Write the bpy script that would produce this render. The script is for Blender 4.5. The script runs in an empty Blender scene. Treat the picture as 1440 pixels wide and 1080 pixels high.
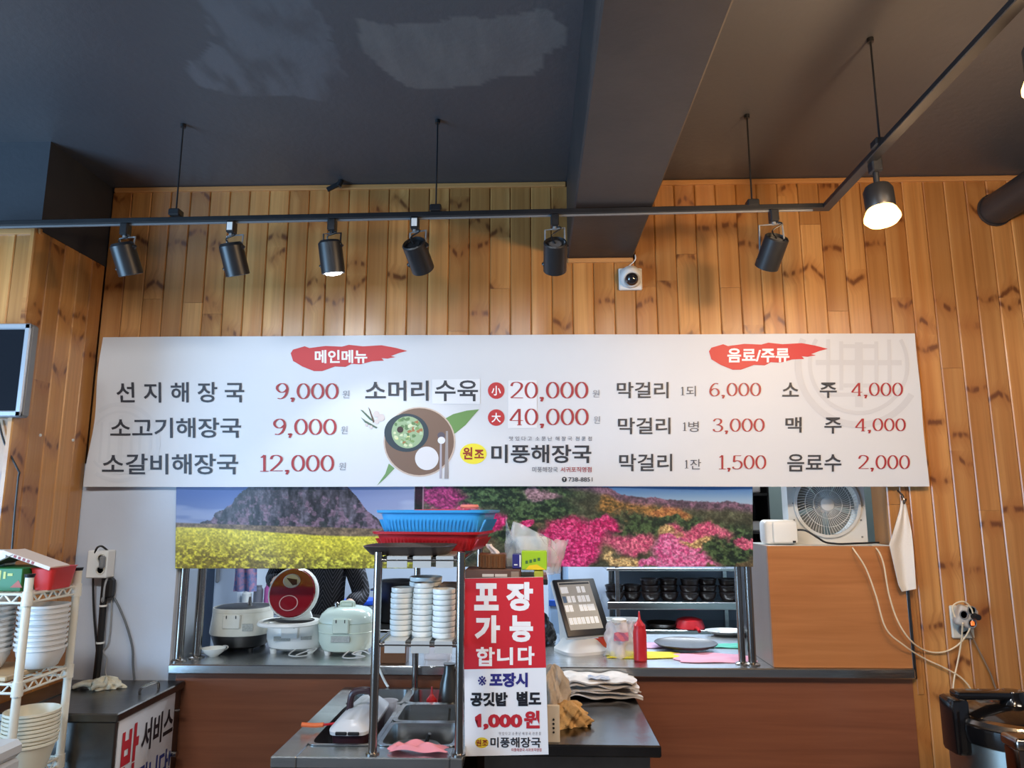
import bpy, bmesh, math, random
import numpy as np
from mathutils import Vector as V, Matrix, Euler
random.seed(7)
scene = bpy.context.scene
COL = scene.collection
R = math.radians

# ------------------------------------------------------------ camera, world, lights, exposure
F = 1005.0                                   # focal length in pixels of the 1440x1080 frame
CAM = V((0, -3.0, 1.55))
PITCH, YAW, ROLL = 9.71, 1.8, 0.0
cam_data = bpy.data.cameras.new('camera')
cam = bpy.data.objects.new('camera', cam_data)
COL.objects.link(cam)
cam.location = CAM
cam.rotation_euler = Euler((R(90 + PITCH), R(ROLL), R(YAW)), 'XYZ')
cam_data.sensor_fit = 'HORIZONTAL'
cam_data.sensor_width = 36
cam_data.lens = F / 1440 * 36
cam_data.clip_start = 0.02
scene.camera = cam
CM = cam.rotation_euler.to_matrix()

def ray(px, py):
    return CM @ V(((px - 720) / F, -(py - 540) / F, -1))
def P(px, py, Y=0.0):                        # the point seen at a pixel on a plane parallel to the back wall
    d = ray(px, py); return CAM + d * ((Y - CAM.y) / d.y)
def PZ(px, py, z):
    d = ray(px, py); return CAM + d * ((z - CAM.z) / d.z)
def PX(px, py, x):
    d = ray(px, py); return CAM + d * ((x - CAM.x) / d.x)
def project(p):
    q = CM.transposed() @ (V(p) - CAM); return 720 + F * q.x / -q.z, 540 - F * q.y / -q.z

scene.view_settings.view_transform = 'Standard'
scene.view_settings.look = 'None'
scene.view_settings.gamma = 1
scene.view_settings.use_curve_mapping = False
scene.view_settings.exposure = -0.30

world = bpy.data.worlds.new('world'); scene.world = world; world.use_nodes = True
world.node_tree.nodes['Background'].inputs[0].default_value = (0.62, 0.75, 1.0, 1)
world.node_tree.nodes['Background'].inputs[1].default_value = 0.26

def area(name, loc, target, size, power, col, spread=180):
    l = bpy.data.lights.new(name, 'AREA'); l.shape = 'RECTANGLE'; l.size, l.size_y = size
    l.energy = power; l.color = col; l.spread = R(spread)
    o = bpy.data.objects.new(name, l); COL.objects.link(o); o.location = loc
    o.rotation_euler = (V(target) - V(loc)).to_track_quat('-Z', 'Y').to_euler()
    return o
area('shopfront_daylight', (-4.2, -3.4, 1.2), (-0.6, -2.0, 3.3), (2.6, 2.0), 340, (0.38, 0.66, 1.0))
for x, c, pw in ((-1.5, (0.90, 0.96, 1.0), 46), (0.2, (0.95, 0.97, 1.0), 29), (2.1, (1.0, 0.86, 0.72), 24)):
    area('ceiling_panel_light', (x, -2.5, 2.92), (x, -1.0, 0.9), (1.1, 0.2), pw, c)
area('kitchen_ceiling_light', (-0.7, 1.3, 2.5), (-0.7, 1.3, 0), (1.2, 0.3), 62, (0.78, 0.89, 1.0))
area('kitchen_ceiling_light', (0.9, 1.9, 2.5), (0.9, 1.9, 0), (1.2, 0.3), 74, (0.80, 0.90, 1.0))

area('partition_fill_light', (1.25, .42, 2.5), (1.25, .5, 0), (0.6, 0.15), 12, (0.85, 0.93, 1.0))  # fill light added to brighten the pale green partition

# ------------------------------------------------------------ materials
def lin(c):
    c = [v / 255 for v in c[:3]]
    return tuple(((v + .055) / 1.055) ** 2.4 if v > .04045 else v / 12.92 for v in c) + (1,)
MATS = {}
def newmat(name):
    m = bpy.data.materials.new(name); m.use_nodes = True
    nt = m.node_tree; return m, nt, nt.nodes['Principled BSDF']
def node(nt, typ, **kw):
    n = nt.nodes.new(typ)
    for k, v in kw.items():
        if k == 'ins':
            for i, val in v.items():
                if isinstance(val, bpy.types.NodeSocket): nt.links.new(val, n.inputs[i])
                else: n.inputs[i].default_value = val
        else: setattr(n, k, v)
    return n
def mth(nt, op, a, b=None, c=None, clamp=False):
    n = nt.nodes.new('ShaderNodeMath'); n.operation = op; n.use_clamp = clamp
    for i, v in enumerate((a, b, c)):
        if v is None: continue
        if isinstance(v, bpy.types.NodeSocket): nt.links.new(v, n.inputs[i])
        else: n.inputs[i].default_value = v
    return n.outputs[0]
def mixc(nt, fac, a, b):
    n = nt.nodes.new('ShaderNodeMix'); n.data_type = 'RGBA'
    for i, v in ((0, fac), (6, a), (7, b)):
        if isinstance(v, bpy.types.NodeSocket): nt.links.new(v, n.inputs[i])
        else: n.inputs[i].default_value = v
    return n.outputs[2]
def mrange(nt, v, a, b, c=0, d=1):
    n = node(nt, 'ShaderNodeMapRange', ins={0: v, 1: a, 2: b, 3: c, 4: d}); return n.outputs[0]
def noise(nt, vec, scale, detail=3, rough=.55, dist=0):
    n = node(nt, 'ShaderNodeTexNoise', ins={'Vector': vec, 'Scale': scale, 'Detail': detail, 'Roughness': rough, 'Distortion': dist})
    return n.outputs['Fac']

def mat(name, col, rough=.5, metal=0, vary=None, bump=None, alpha=1, trans=0, emit=None, coat=0, stretch=(1, 1, 1)):
    """plain surface with optional colour variation vary=(scale, colour2) and relief bump=(scale, strength)"""
    if name in MATS: return MATS[name]
    m, nt, b = newmat(name); MATS[name] = m
    b.inputs['Base Color'].default_value = lin(col); b.inputs['Roughness'].default_value = rough
    b.inputs['Metallic'].default_value = metal; b.inputs['Alpha'].default_value = alpha
    b.inputs['Transmission Weight'].default_value = trans; b.inputs['Coat Weight'].default_value = coat
    tc = node(nt, 'ShaderNodeTexCoord'); mp = node(nt, 'ShaderNodeMapping', ins={'Vector': tc.outputs['Object'], 'Scale': stretch})
    if vary:
        f = mrange(nt, noise(nt, mp.outputs[0], vary[0], 5), .35, .68)
        nt.links.new(mixc(nt, f, lin(col), lin(vary[1])), b.inputs['Base Color'])
    if bump:
        bn = node(nt, 'ShaderNodeBump', ins={'Height': noise(nt, mp.outputs[0], bump[0], 4), 'Strength': bump[1], 'Distance': .01})
        nt.links.new(bn.outputs[0], b.inputs['Normal'])
    if emit:
        b.inputs['Emission Color'].default_value = lin(emit[0]); b.inputs['Emission Strength'].default_value = emit[1]
    return m

def pine(name, light, dark, knotc=(96, 50, 22), rough=.36):
    m, nt, b = newmat(name); MATS[name] = m
    tc = node(nt, 'ShaderNodeTexCoord'); oi = node(nt, 'ShaderNodeObjectInfo')
    s = node(nt, 'ShaderNodeSeparateXYZ', ins={0: tc.outputs['Object']})
    rnd = oi.outputs['Random']
    x = s.outputs[0]; z = mth(nt, 'ADD', s.outputs[2], mth(nt, 'MULTIPLY', rnd, 53.0))
    xo = mth(nt, 'ADD', x, mth(nt, 'MULTIPLY', rnd, 9.0))
    K = 3.6
    wv = mth(nt, 'MULTIPLY', z, K)
    vo = node(nt, 'ShaderNodeTexVoronoi', voronoi_dimensions='1D', feature='F1', ins={'W': wv, 'Scale': 1.0, 'Randomness': 1.0})
    cs = node(nt, 'ShaderNodeSeparateColor', ins={0: vo.outputs['Color']})
    dz = mth(nt, 'DIVIDE', mth(nt, 'SUBTRACT', vo.outputs['W'], wv), K)
    x0 = mth(nt, 'MULTIPLY', mth(nt, 'SUBTRACT', cs.outputs[2], .5), .05)
    ax = mth(nt, 'ABSOLUTE', mth(nt, 'SUBTRACT', x, x0))
    t0 = mth(nt, 'ADD', dz, mth(nt, 'MULTIPLY', ax, mth(nt, 'MULTIPLY', mth(nt, 'SUBTRACT', cs.outputs[0], .5), 2.2)))
    wob = node(nt, 'ShaderNodeCombineXYZ', ins={0: mth(nt, 'MULTIPLY', xo, 40.0), 2: mth(nt, 'MULTIPLY', z, 22.0)})
    wn = noise(nt, wob.outputs[0], 1.0, 2)
    t = mth(nt, 'ABSOLUTE', mth(nt, 'ADD', t0, mth(nt, 'MULTIPLY', mth(nt, 'SUBTRACT', wn, .5), .016)))
    gate = mth(nt, 'GREATER_THAN', cs.outputs[1], .34)
    gp = node(nt, 'ShaderNodeCombineXYZ', ins={0: mth(nt, 'MULTIPLY', xo, 36.0), 2: mth(nt, 'MULTIPLY', z, 9.0)})
    blobs = mrange(nt, noise(nt, gp.outputs[0], 1.0, 1), .44, .56)
    wid = mrange(nt, t, .018, .005)
    knot = mth(nt, 'MULTIPLY', mth(nt, 'MULTIPLY', wid, blobs), gate)
    halo = mth(nt, 'MULTIPLY', mrange(nt, t, .06, 0.0), mth(nt, 'MULTIPLY', gate, .50))
    # grain, bent around the knots
    gx = mth(nt, 'ADD', mth(nt, 'MULTIPLY', xo, 62.0), mth(nt, 'MULTIPLY', halo, 3.0))
    gv = node(nt, 'ShaderNodeCombineXYZ', ins={0: gx, 2: mth(nt, 'MULTIPLY', z, 1.5)})
    g1 = noise(nt, gv.outputs[0], 1.0, 4, .6)
    gv2 = node(nt, 'ShaderNodeCombineXYZ', ins={0: mth(nt, 'MULTIPLY', xo, 17.0), 2: mth(nt, 'MULTIPLY', z, .5)})
    g2 = noise(nt, gv2.outputs[0], 1.0, 2, .5)
    c = mixc(nt, mrange(nt, g2, .3, .72), lin(light), lin(dark))
    deep = tuple(v * .80 for v in dark)
    c = mixc(nt, mth(nt, 'MULTIPLY', mrange(nt, g1, .45, .75), .55), c, lin(deep))
    c = mixc(nt, mth(nt, 'MULTIPLY', mth(nt, 'FRACT', mth(nt, 'MULTIPLY', rnd, 17.3)), .62), c, lin(tuple(v * .80 for v in dark)))
    c = mixc(nt, halo, c, lin((150, 88, 40)))
    c = mixc(nt, mth(nt, 'MULTIPLY', knot, .84), c, lin(knotc))
    nt.links.new(c, b.inputs['Base Color'])
    b.inputs['Roughness'].default_value = rough
    b.inputs['Coat Weight'].default_value = .35; b.inputs['Coat Roughness'].default_value = .22
    bn = node(nt, 'ShaderNodeBump', ins={'Height': g1, 'Strength': .12, 'Distance': .004})
    nt.links.new(bn.outputs[0], b.inputs['Normal'])
    return m
def laminate(name, a, c2, axis=0, rough=.35):
    m, nt, b = newmat(name); MATS[name] = m
    tc = node(nt, 'ShaderNodeTexCoord')
    sc = [26, 26, 26]; sc[axis] = 1.3
    mp = node(nt, 'ShaderNodeMapping', ins={'Vector': tc.outputs['Object'], 'Scale': sc})
    n1 = noise(nt, mp.outputs[0], 1.0, 5, .6, .4)
    nt.links.new(mixc(nt, mrange(nt, n1, .3, .7), lin(a), lin(c2)), b.inputs['Base Color'])
    b.inputs['Roughness'].default_value = rough
    return m
def vcol(name, rough=.4, bump=None, spec=.5):
    m, nt, b = newmat(name); MATS[name] = m
    at = node(nt, 'ShaderNodeAttribute', attribute_name='print')
    nt.links.new(at.outputs['Color'], b.inputs['Base Color']); b.inputs['Roughness'].default_value = rough
    b.inputs['Specular IOR Level'].default_value = spec
    if bump:
        tc = node(nt, 'ShaderNodeTexCoord')
        bn = node(nt, 'ShaderNodeBump', ins={'Height': noise(nt, tc.outputs['Object'], bump[0], 5), 'Strength': bump[1], 'Distance': .01})
        nt.links.new(bn.outputs[0], b.inputs['Normal'])
    return m
PINE = pine('pine_panelling', (220, 164, 98), (182, 118, 58), rough=.30)
LAM = laminate('orange_laminate', (186, 124, 74), (164, 104, 58))
BROWN = laminate('brown_panel', (142, 88, 62), (122, 72, 50))
STEEL = mat('brushed_steel', (204, 206, 206), .26, 1, vary=(3, (182, 184, 184)), bump=(60, .04), stretch=(1, 12, 12))
STEELD = mat('worn_steel', (124, 122, 120), .30, 1, vary=(4, (92, 90, 88)), bump=(40, .05))
CHROME = mat('polished_tube', (158, 152, 146), .20, 1)
BLACK = mat('black_plastic', (22, 22, 24), .42)
MBLACK = mat('matt_black_metal', (26, 27, 30), .38, vary=(9, (34, 35, 38)))
WHITE = mat('white_plastic', (226, 227, 224), .34)
OFFW = mat('off_white_plastic', (214, 212, 202), .38, vary=(12, (202, 199, 186)))
WPAINT = mat('white_wall_paint', (196, 202, 212), .6, vary=(2, (186, 192, 203)), bump=(50, .05))
CERAM = mat('white_ceramic', (226, 228, 224), .18)
RED = mat('red_plastic', (190, 32, 40), .35)
GREY = mat('grey_plastic', (120, 122, 124), .4)

# ------------------------------------------------------------ mesh helpers
class B:
    def __init__(s): s.b = bmesh.new()
    def box(s, c, size, bev=0, rot=None, seg=1):
        r = bmesh.ops.create_cube(s.b, size=1)
        vs = r['verts']
        for v in vs: v.co = V((v.co.x * size[0], v.co.y * size[1], v.co.z * size[2]))
        if bev:
            es = list({e for v in vs for e in v.link_edges})
            bv = bmesh.ops.bevel(s.b, geom=es, offset=bev, segments=seg, affect='EDGES', profile=.5)
            vs = list({v for f in bv['faces'] for v in f.verts} | {v for v in vs if v.is_valid})
        for v in vs:
            if rot is not None: v.co = rot @ v.co
            v.co += V(c)
        return s
    def box2(s, lo, hi, bev=0):
        lo, hi = V(lo), V(hi); return s.box((lo + hi) / 2, hi - lo, bev)
    def rings(s, rings, cap0=True, cap1=True, closed=True):
        rs = [[s.b.verts.new(p) for p in r] for r in rings]
        n = len(rs[0])
        for a, c in zip(rs, rs[1:]):
            for i in range(n if closed else n - 1):
                j = (i + 1) % n
                s.b.faces.new((a[i], a[j], c[j], c[i]))
        if cap0 and closed: s.b.faces.new(list(reversed(rs[0])))
        if cap1 and closed: s.b.faces.new(rs[-1])
        return s
    def lathe(s, prof, c=(0, 0, 0), seg=24, rot=None, cap0=True, cap1=True):
        rr = []
        for r, z in prof:
            ring = []
            for i in range(seg):
                a = 2 * math.pi * i / seg
                p = V((r * math.cos(a), r * math.sin(a), z))
                if rot is not None: p = rot @ p
                ring.append(p + V(c))
            rr.append(ring)
        return s.rings(rr, cap0, cap1)
    def cyl(s, p0, p1, r0, r1=None, seg=14, caps=True):
        p0, p1 = V(p0), V(p1); r1 = r0 if r1 is None else r1
        q = (p1 - p0).to_track_quat('Z', 'Y').to_matrix(); L = (p1 - p0).length
        return s.lathe([(r0, 0), (r1, L)], p0, seg, q, caps, caps)
    def tube(s, pts, r, seg=8, smooth=4, caps=True):
        pts = [V(p) for p in pts]
        if smooth and len(pts) > 2: pts = catmull(pts, smooth)
        rr = []; up = None
        for i, p in enumerate(pts):
            d = (pts[min(i + 1, len(pts) - 1)] - pts[max(i - 1, 0)]).normalized()
            if up is None: up = d.orthogonal().normalized()
            up = (up - d * up.dot(d)).normalized(); sd = d.cross(up)
            rad = r(i / (len(pts) - 1)) if callable(r) else r
            rr.append([p + (up * math.cos(a) + sd * math.sin(a)) * rad for a in [2 * math.pi * k / seg for k in range(seg)]])
        return s.rings(rr, caps, caps)
    def poly(s, pts, depth=None):
        f = s.b.faces.new([s.b.verts.new(p) for p in pts])
        if depth is not None:
            r = bmesh.ops.extrude_face_region(s.b, geom=[f])
            for v in r['geom']:
                if isinstance(v, bmesh.types.BMVert): v.co += V(depth)
        return s
    def grid(s, nu, nv, fn):
        g = [[s.b.verts.new(fn(i / nu, j / nv)) for i in range(nu + 1)] for j in range(nv + 1)]
        for j in range(nv):
            for i in range(nu):
                s.b.faces.new((g[j][i], g[j][i + 1], g[j + 1][i + 1], g[j + 1][i]))
        return s
    def shell(s, t):
        bmesh.ops.recalc_face_normals(s.b, faces=s.b.faces[:])
        bmesh.ops.solidify(s.b, geom=s.b.faces[:], thickness=t); return s
def catmull(pts, n):
    out = []
    for i in range(len(pts) - 1):
        p0, p1, p2, p3 = pts[max(i - 1, 0)], pts[i], pts[i + 1], pts[min(i + 2, len(pts) - 1)]
        for k in range(n):
            t = k / n
            out.append(.5 * ((2 * p1) + (p2 - p0) * t + (2 * p0 - 5 * p1 + 4 * p2 - p3) * t * t + (3 * p1 - p0 - 3 * p2 + p3) * t ** 3))
    return out + [pts[-1]]

def obj(name, b, m, parent=None, loc=(0, 0, 0), smooth=35, world=False, recalc=True):
    """link one mesh object; with world=True the vertices are given in room coordinates"""
    off = V((0, 0, 0))
    if world: off = V(parent.location) if parent else V(loc)
    if recalc: bmesh.ops.recalc_face_normals(b.b, faces=b.b.faces[:])
    me = bpy.data.meshes.new(name)
    if off.length:
        for v in b.b.verts: v.co -= off
    b.b.to_mesh(me); b.b.free()
    if smooth:
        me.polygons.foreach_set('use_smooth', [True] * len(me.polygons))
        me.set_sharp_from_angle(angle=R(smooth))
    me.materials.append(m)
    o = bpy.data.objects.new(name, me); COL.objects.link(o)
    if parent: o.parent = parent
    else: o.location = loc
    return o
def tag(o, label, cat, group=None, kind=None):
    o['label'] = label; o['category'] = cat
    if group: o['group'] = group
    if kind: o['kind'] = kind
    return o
def thing(name, label, cat, loc=(0, 0, 0), rotz=0, group=None):
    o = bpy.data.objects.new(name, None); COL.objects.link(o); o.empty_display_size = .05
    o.location = loc; o.rotation_euler = (0, 0, rotz)
    return tag(o, label, cat, group)
def struct(name, b, m, parent=None, smooth=0, label=None):
    o = obj(name, b, m, parent, smooth=smooth)
    if not parent:
        o['kind'] = 'structure'
        if label: o['label'] = label
    return o
def copy_tree(o, loc=None, parent=None):
    c = o.copy(); COL.objects.link(c); c.parent = parent
    if loc is not None: c.location = loc
    for ch in o.children: copy_tree(ch, None, c)
    return c
ORD = ['lowest', 'second', 'third', 'fourth', 'fifth', 'sixth', 'seventh', 'eighth', 'ninth', 'tenth', 'eleventh', 'twelfth', 'thirteenth', 'fourteenth', 'fifteenth']
def ordn(i, n):
    return 'topmost' if i == n - 1 else 'lowest' if i == 0 else ORD[i] + ' from the bottom'
def stack(name, mesh_obj, base, n, step, labelfmt, cat, group, jit=.002):
    """n copies of one mesh piled up, each an object of its own"""
    for i in range(n):
        o = mesh_obj if i == 0 else mesh_obj.copy()
        if i: COL.objects.link(o)
        o.name = name
        o.location = V(base) + V((random.uniform(-jit, jit), random.uniform(-jit, jit), i * step))
        o.rotation_euler = (0, 0, random.uniform(-.12, .12))
        tag(o, labelfmt % ordn(i, n), cat, group)

# ------------------------------------------------------------ lettering (flat print)
TXT = {}
def text_geo(body, bold=0.0):
    key = (body, bold)
    if key not in TXT:
        cu = bpy.data.curves.new('glyphs', 'FONT'); cu.body = body; cu.size = 1; cu.resolution_u = 3; cu.offset = bold
        o = bpy.data.objects.new('glyphs', cu); COL.objects.link(o)
        bpy.context.view_layer.update()
        me = bpy.data.meshes.new_from_object(o.evaluated_get(bpy.context.evaluated_depsgraph_get()))
        co = np.array([v.co[:2] for v in me.vertices]); fs = [tuple(p.vertices) for p in me.polygons]
        bpy.data.objects.remove(o); bpy.data.curves.remove(cu); bpy.data.meshes.remove(me)
        lo, hi = co.min(0), co.max(0)
        TXT[key] = ((co - lo) / (hi - lo), fs)
    return TXT[key]
def nib(strokes, thin=.042, thick=.108):
    """serif numerals drawn with a broad pen: heavy uprights, fine horizontals"""
    co, fs = [], []
    for st in strokes:
        pts = catmull([V((x, y, 0)) for x, y in st], 5) if len(st) > 2 else [V((x, y, 0)) for x, y in st]
        base = len(co)
        for i, p in enumerate(pts):
            d = (pts[min(i + 1, len(pts) - 1)] - pts[max(i - 1, 0)]).normalized()
            w = (thin + (thick - thin) * abs(d.y) ** 1.3) / 2
            n = V((-d.y, d.x, 0)) * w
            co += [(p.x + n.x, p.y + n.y), (p.x - n.x, p.y - n.y)]
        for i in range(len(pts) - 1):
            a = base + 2 * i; fs.append((a, a + 1, a + 3, a + 2))
    return co, fs
def circ(cx, cy, rx, ry, a0=0, a1=360, n=14):
    return [(cx + rx * math.cos(R(a0 + (a1 - a0) * i / n)), cy + ry * math.sin(R(a0 + (a1 - a0) * i / n))) for i in range(n + 1)]
DIG = {'0': (.62, [circ(.31, .5, .235, .46, 0, 360, 18)]),
       '1': (.42, [[(.22, .0), (.22, .98)], [(.06, .84), (.14, .88), (.22, .98)], [(.04, .02), (.40, .02)]]),
       '2': (.62, [[(.08, .74), (.14, .92), (.32, .97), (.49, .88), (.52, .70), (.40, .46), (.18, .18), (.06, .05)], [(.05, .05), (.58, .05)]]),
       '3': (.60, [[(.08, .78), (.16, .93), (.31, .97), (.45, .88), (.46, .70), (.36, .57), (.22, .53)], [(.22, .53), (.42, .47), (.52, .30), (.45, .10), (.28, .02), (.12, .07), (.06, .2)]]),
       '4': (.64, [[(.44, .0), (.44, .97)], [(.42, .95), (.22, .60), (.05, .28)], [(.04, .28), (.60, .28)], [(.34, .02), (.54, .02)]]),
       '5': (.60, [[(.14, .96), (.50, .96)], [(.14, .96), (.11, .52)], [(.11, .52), (.28, .61), (.46, .52), (.52, .31), (.44, .09), (.26, .02), (.10, .07), (.06, .18)]]),
       '6': (.62, [[(.50, .92), (.34, .95), (.18, .78), (.09, .48), (.10, .22), (.22, .04), (.38, .04), (.51, .18), (.51, .40), (.38, .56), (.22, .54), (.11, .40)]]),
       '9': (.62, [[(.12, .06), (.28, .04), (.44, .20), (.53, .50), (.52, .78), (.40, .95), (.24, .95), (.11, .80), (.11, .60), (.24, .44), (.40, .46), (.51, .60)]]),
       ',': (.30, [[(.15, .08), (.18, .03), (.12, -.16)], circ(.14, .05, .04, .03, 0, 360, 8)])}
def price_geo(body):
    co, fs, x = [], [], 0
    for ch in body:
        w, st = DIG[ch]; c, f = nib(st); b = len(co)
        co += [(x + p, q) for p, q in c]; fs += [tuple(b + i for i in t) for t in f]; x += w
    co = np.array(co); lo, hi = co.min(0), co.max(0)
    co[:, 0] = (co[:, 0] - lo[0]) / (hi[0] - lo[0])
    return co, fs
INK = {}
def ink(c, rough=.5):
    return mat('ink_%d_%d_%d' % c, c, rough)
class Print:
    """a flat printed surface: pixel rectangles of the photograph -> points on the surface"""
    def __init__(s, parent, fn, crop=(0, 0, 1)): s.p, s.fn, s.crop = parent, fn, crop
    def px(s, x, y): o = s.crop; return o[0] + x / o[2], o[1] + y / o[2]
    def put(s, name, co, fs, rect, col, layer):
        x0, y0, x1, y1 = rect; b = bmesh.new()
        vs = [b.verts.new(s.fn(*s.px(x0 + (x1 - x0) * u, y1 + (y0 - y1) * v), layer) - s.p.location) for u, v in co]
        for f in fs:
            try: b.faces.new([vs[i] for i in f])
            except ValueError: pass
        bmesh.ops.recalc_face_normals(b, faces=b.faces[:])
        q = B(); q.b.free(); q.b = b
        return obj(name, q, ink(col), s.p, smooth=0, recalc=False)
    def text(s, body, rect, col, bold=.0, layer=2, name='lettering'):
        co, fs = text_geo(body, bold); return s.put(name, co, fs, rect, col, layer)
    def price(s, body, rect, col, layer=2):
        co, fs = price_geo(body); return s.put('price_lettering', co, fs, rect, col, layer)
    def shape(s, pts, col, layer=1, name='printed_shape'):
        b = bmesh.new()
        b.faces.new([b.verts.new(s.px(x, y) + (0,)) for x, y in pts])
        for _ in range(4):
            bmesh.ops.triangulate(b, faces=b.faces[:])
            lim = s.lim if hasattr(s, 'lim') else 14
            le = [e for e in b.edges if e.calc_length() > lim]
            if not le: break
            bmesh.ops.subdivide_edges(b, edges=le, cuts=1)
        bmesh.ops.triangulate(b, faces=b.faces[:])
        for v in b.verts: v.co = s.fn(v.co.x, v.co.y, layer) - s.p.location
        q = B(); q.b.free(); q.b = b
        return obj(name, q, ink(col), s.p, smooth=0)
    def strips(s, quads, col, layer=1, name='printed_shape'):
        b = bmesh.new()
        for qd in quads: b.faces.new([b.verts.new(s.fn(*s.px(x, y), layer) - s.p.location) for x, y in qd])
        q = B(); q.b.free(); q.b = b
        return obj(name, q, ink(col), s.p, smooth=0)
    def disc(s, cx, cy, rx, ry, col, layer=1, name='printed_shape'):
        return s.shape(circ(cx, cy, rx, ry, 0, 351, 39), col, layer, name)
# numpy value noise for the printed landscapes and the ceiling paint
def fbm(X, Y, scale, octv=4, seed=0, pers=.5):
    rng = np.random.RandomState(seed); T = rng.rand(256, 256)
    out = np.zeros_like(X, dtype=float); amp, tot = 1.0, 0
    for o in range(octv):
        x, y = X * scale * 2 ** o + 17.3 * o, Y * scale * 2 ** o + 5.1 * o
        xi, yi = np.floor(x).astype(int), np.floor(y).astype(int); xf, yf = x - xi, y - yi
        xf, yf = xf * xf * (3 - 2 * xf), yf * yf * (3 - 2 * yf)
        a, b_, c, d = T[yi % 256, xi % 256], T[yi % 256, (xi + 1) % 256], T[(yi + 1) % 256, xi % 256], T[(yi + 1) % 256, (xi + 1) % 256]
        out += amp * ((a * (1 - xf) + b_ * xf) * (1 - yf) + (c * (1 - xf) + d * xf) * yf); tot += amp; amp *= pers
    return out / tot
def smooth01(x, a, b): t = np.clip((x - a) / (b - a), 0, 1); return t * t * (3 - 2 * t)
def blend(img, m, c): return img * (1 - m[..., None]) + np.array(c, float) * m[..., None]
def srgb_lin(a): a = np.clip(a / 255.0, 0, 1); return np.where(a > .04045, ((a + .055) / 1.055) ** 2.4, a / 12.92)
def inside(X, Y, poly):
    r = np.zeros(X.shape, bool); n = len(poly)
    for i in range(n):
        (x0, y0), (x1, y1) = poly[i], poly[(i + 1) % n]
        if y0 == y1: continue
        c = ((y0 > Y) != (y1 > Y)) & (X < (x1 - x0) * (Y - y0) / (y1 - y0) + x0); r ^= c
    return r
def painted_grid(name, pos, cols, m, parent=None):
    """a sheet whose flat print is stored per vertex (pos, cols: rows x columns x 3)"""
    h, w = pos.shape[:2]; me = bpy.data.meshes.new(name)
    idx = np.arange(h * w).reshape(h, w)
    q = np.stack([idx[:-1, :-1], idx[:-1, 1:], idx[1:, 1:], idx[1:, :-1]], -1).reshape(-1, 4)
    me.vertices.add(h * w); me.vertices.foreach_set('co', pos.astype(np.float32).ravel())
    me.loops.add(q.size); me.loops.foreach_set('vertex_index', q.astype(np.int32).ravel())
    me.polygons.add(len(q)); me.polygons.foreach_set('loop_start', np.arange(0, q.size, 4, dtype=np.int32))
    me.update(calc_edges=True)
    ca = me.color_attributes.new('print', 'FLOAT_COLOR', 'POINT')
    ca.data.foreach_set('color', np.concatenate([srgb_lin(cols), np.ones((h, w, 1))], -1).astype(np.float32).ravel())
    me.materials.append(m); me.validate()
    o = bpy.data.objects.new(name, me); COL.objects.link(o)
    if parent: o.parent = parent
    return o

# ============================================================ THE ROOM
ZC = P(720, 257)[2]                                   # ceiling height, about 2.97 m
XL = P(148, 380).x                                    # inner face of the left wall
YB = -0.43                                            # front of the left wall block
ZLW = P(146, 375).z                                   # top of its pine panelling
XO0, XO1 = P(244, 860).x, P(1276, 800).x              # kitchen opening
ZHEAD = P(720, 650).z
ZCT = 0.926                                           # kitchen counter height
floor = struct('floor', B().box((0.2, -2.2, -.05), (9, 10.6, .1)), mat('floor_tile', (120, 112, 104), .4, vary=(2, (104, 97, 90))))
# ceiling: charcoal paint with lighter brushed patches
gx, gy = np.meshgrid(np.linspace(-4.3, 4.3, 430), np.linspace(-7.2, 0.0, 10))
gy = np.concatenate([np.linspace(-7.2, -2.0, 6), np.linspace(-1.95, 0, 150)])
gx, gy = np.meshgrid(np.linspace(-3.6, 4.2, 560), gy)
pos = np.stack([gx, gy, np.full_like(gx, ZC)], -1)
c_, s_ = np.array(CM.transposed()), np.array(CAM)
q = (pos - s_) @ c_.T
qz = np.where(q[..., 2] < -.05, q[..., 2], -1e3)
PXX, PYY = 720 + F * q[..., 0] / -qz, 540 - F * q[..., 1] / -qz
n1, n2, n3 = fbm(gx, gy, 9, 4, 1), fbm(gx, gy, 2.2, 3, 2), fbm(gx, gy * .25, 26, 3, 3)
cc = np.zeros(gx.shape + (3,)) + np.array((76, 77, 82.))
cc = blend(cc, smooth01(n2, .45, .75) * .35, (86, 86, 90))
wx, wy = PXX + (n1 - .5) * 34 + (n3 - .5) * 26, PYY + (n1 - .5) * 26
pa = [(492, 22), (550, 38), (620, 33), (700, 15), (765, 6), (790, 30), (797, 55), (772, 70), (757, 111), (660, 118), (578, 127), (540, 100), (515, 82), (500, 72), (497, 45)]
pb = [(255, -60), (432, -60), (436, 0), (466, 42), (482, 100), (460, 140), (400, 135), (300, 128), (258, 100), (300, 55)]
cc = blend(cc, smooth01(n3 + n1 * .6, .45, .95) * inside(wx, wy, pb) * .55, (112, 114, 120))
cc = blend(cc, inside(wx, wy, pa) * (.40 + .5 * n3), (122, 119, 117))
ceil_ = painted_grid('ceiling', pos, cc, vcol('ceiling_paint', .42, (35, .12)))
ceil_['kind'] = 'structure'
CHAR = mat('charcoal_paint', (46, 43, 44), .5, vary=(5, (54, 50, 50)), bump=(30, .1))
DARK = mat('dark_blue_black_paint', (46, 49, 56), .5, vary=(3, (54, 57, 63)), bump=(30, .1))
bx0, bx1, bz = P(798, 363).x, P(890, 363).x, P(845, 363).z
struct('ceiling_beam', B().box2((bx0, -7.2, bz), (bx1, 0.1, ZC + .05), .006), CHAR)
struct('added_shade_beam', B().box2((-4.3, -1.74, 2.75), (4.3, -1.64, ZC + .05), .006), CHAR)  # unseen beam added to shade the top of the back wall
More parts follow.
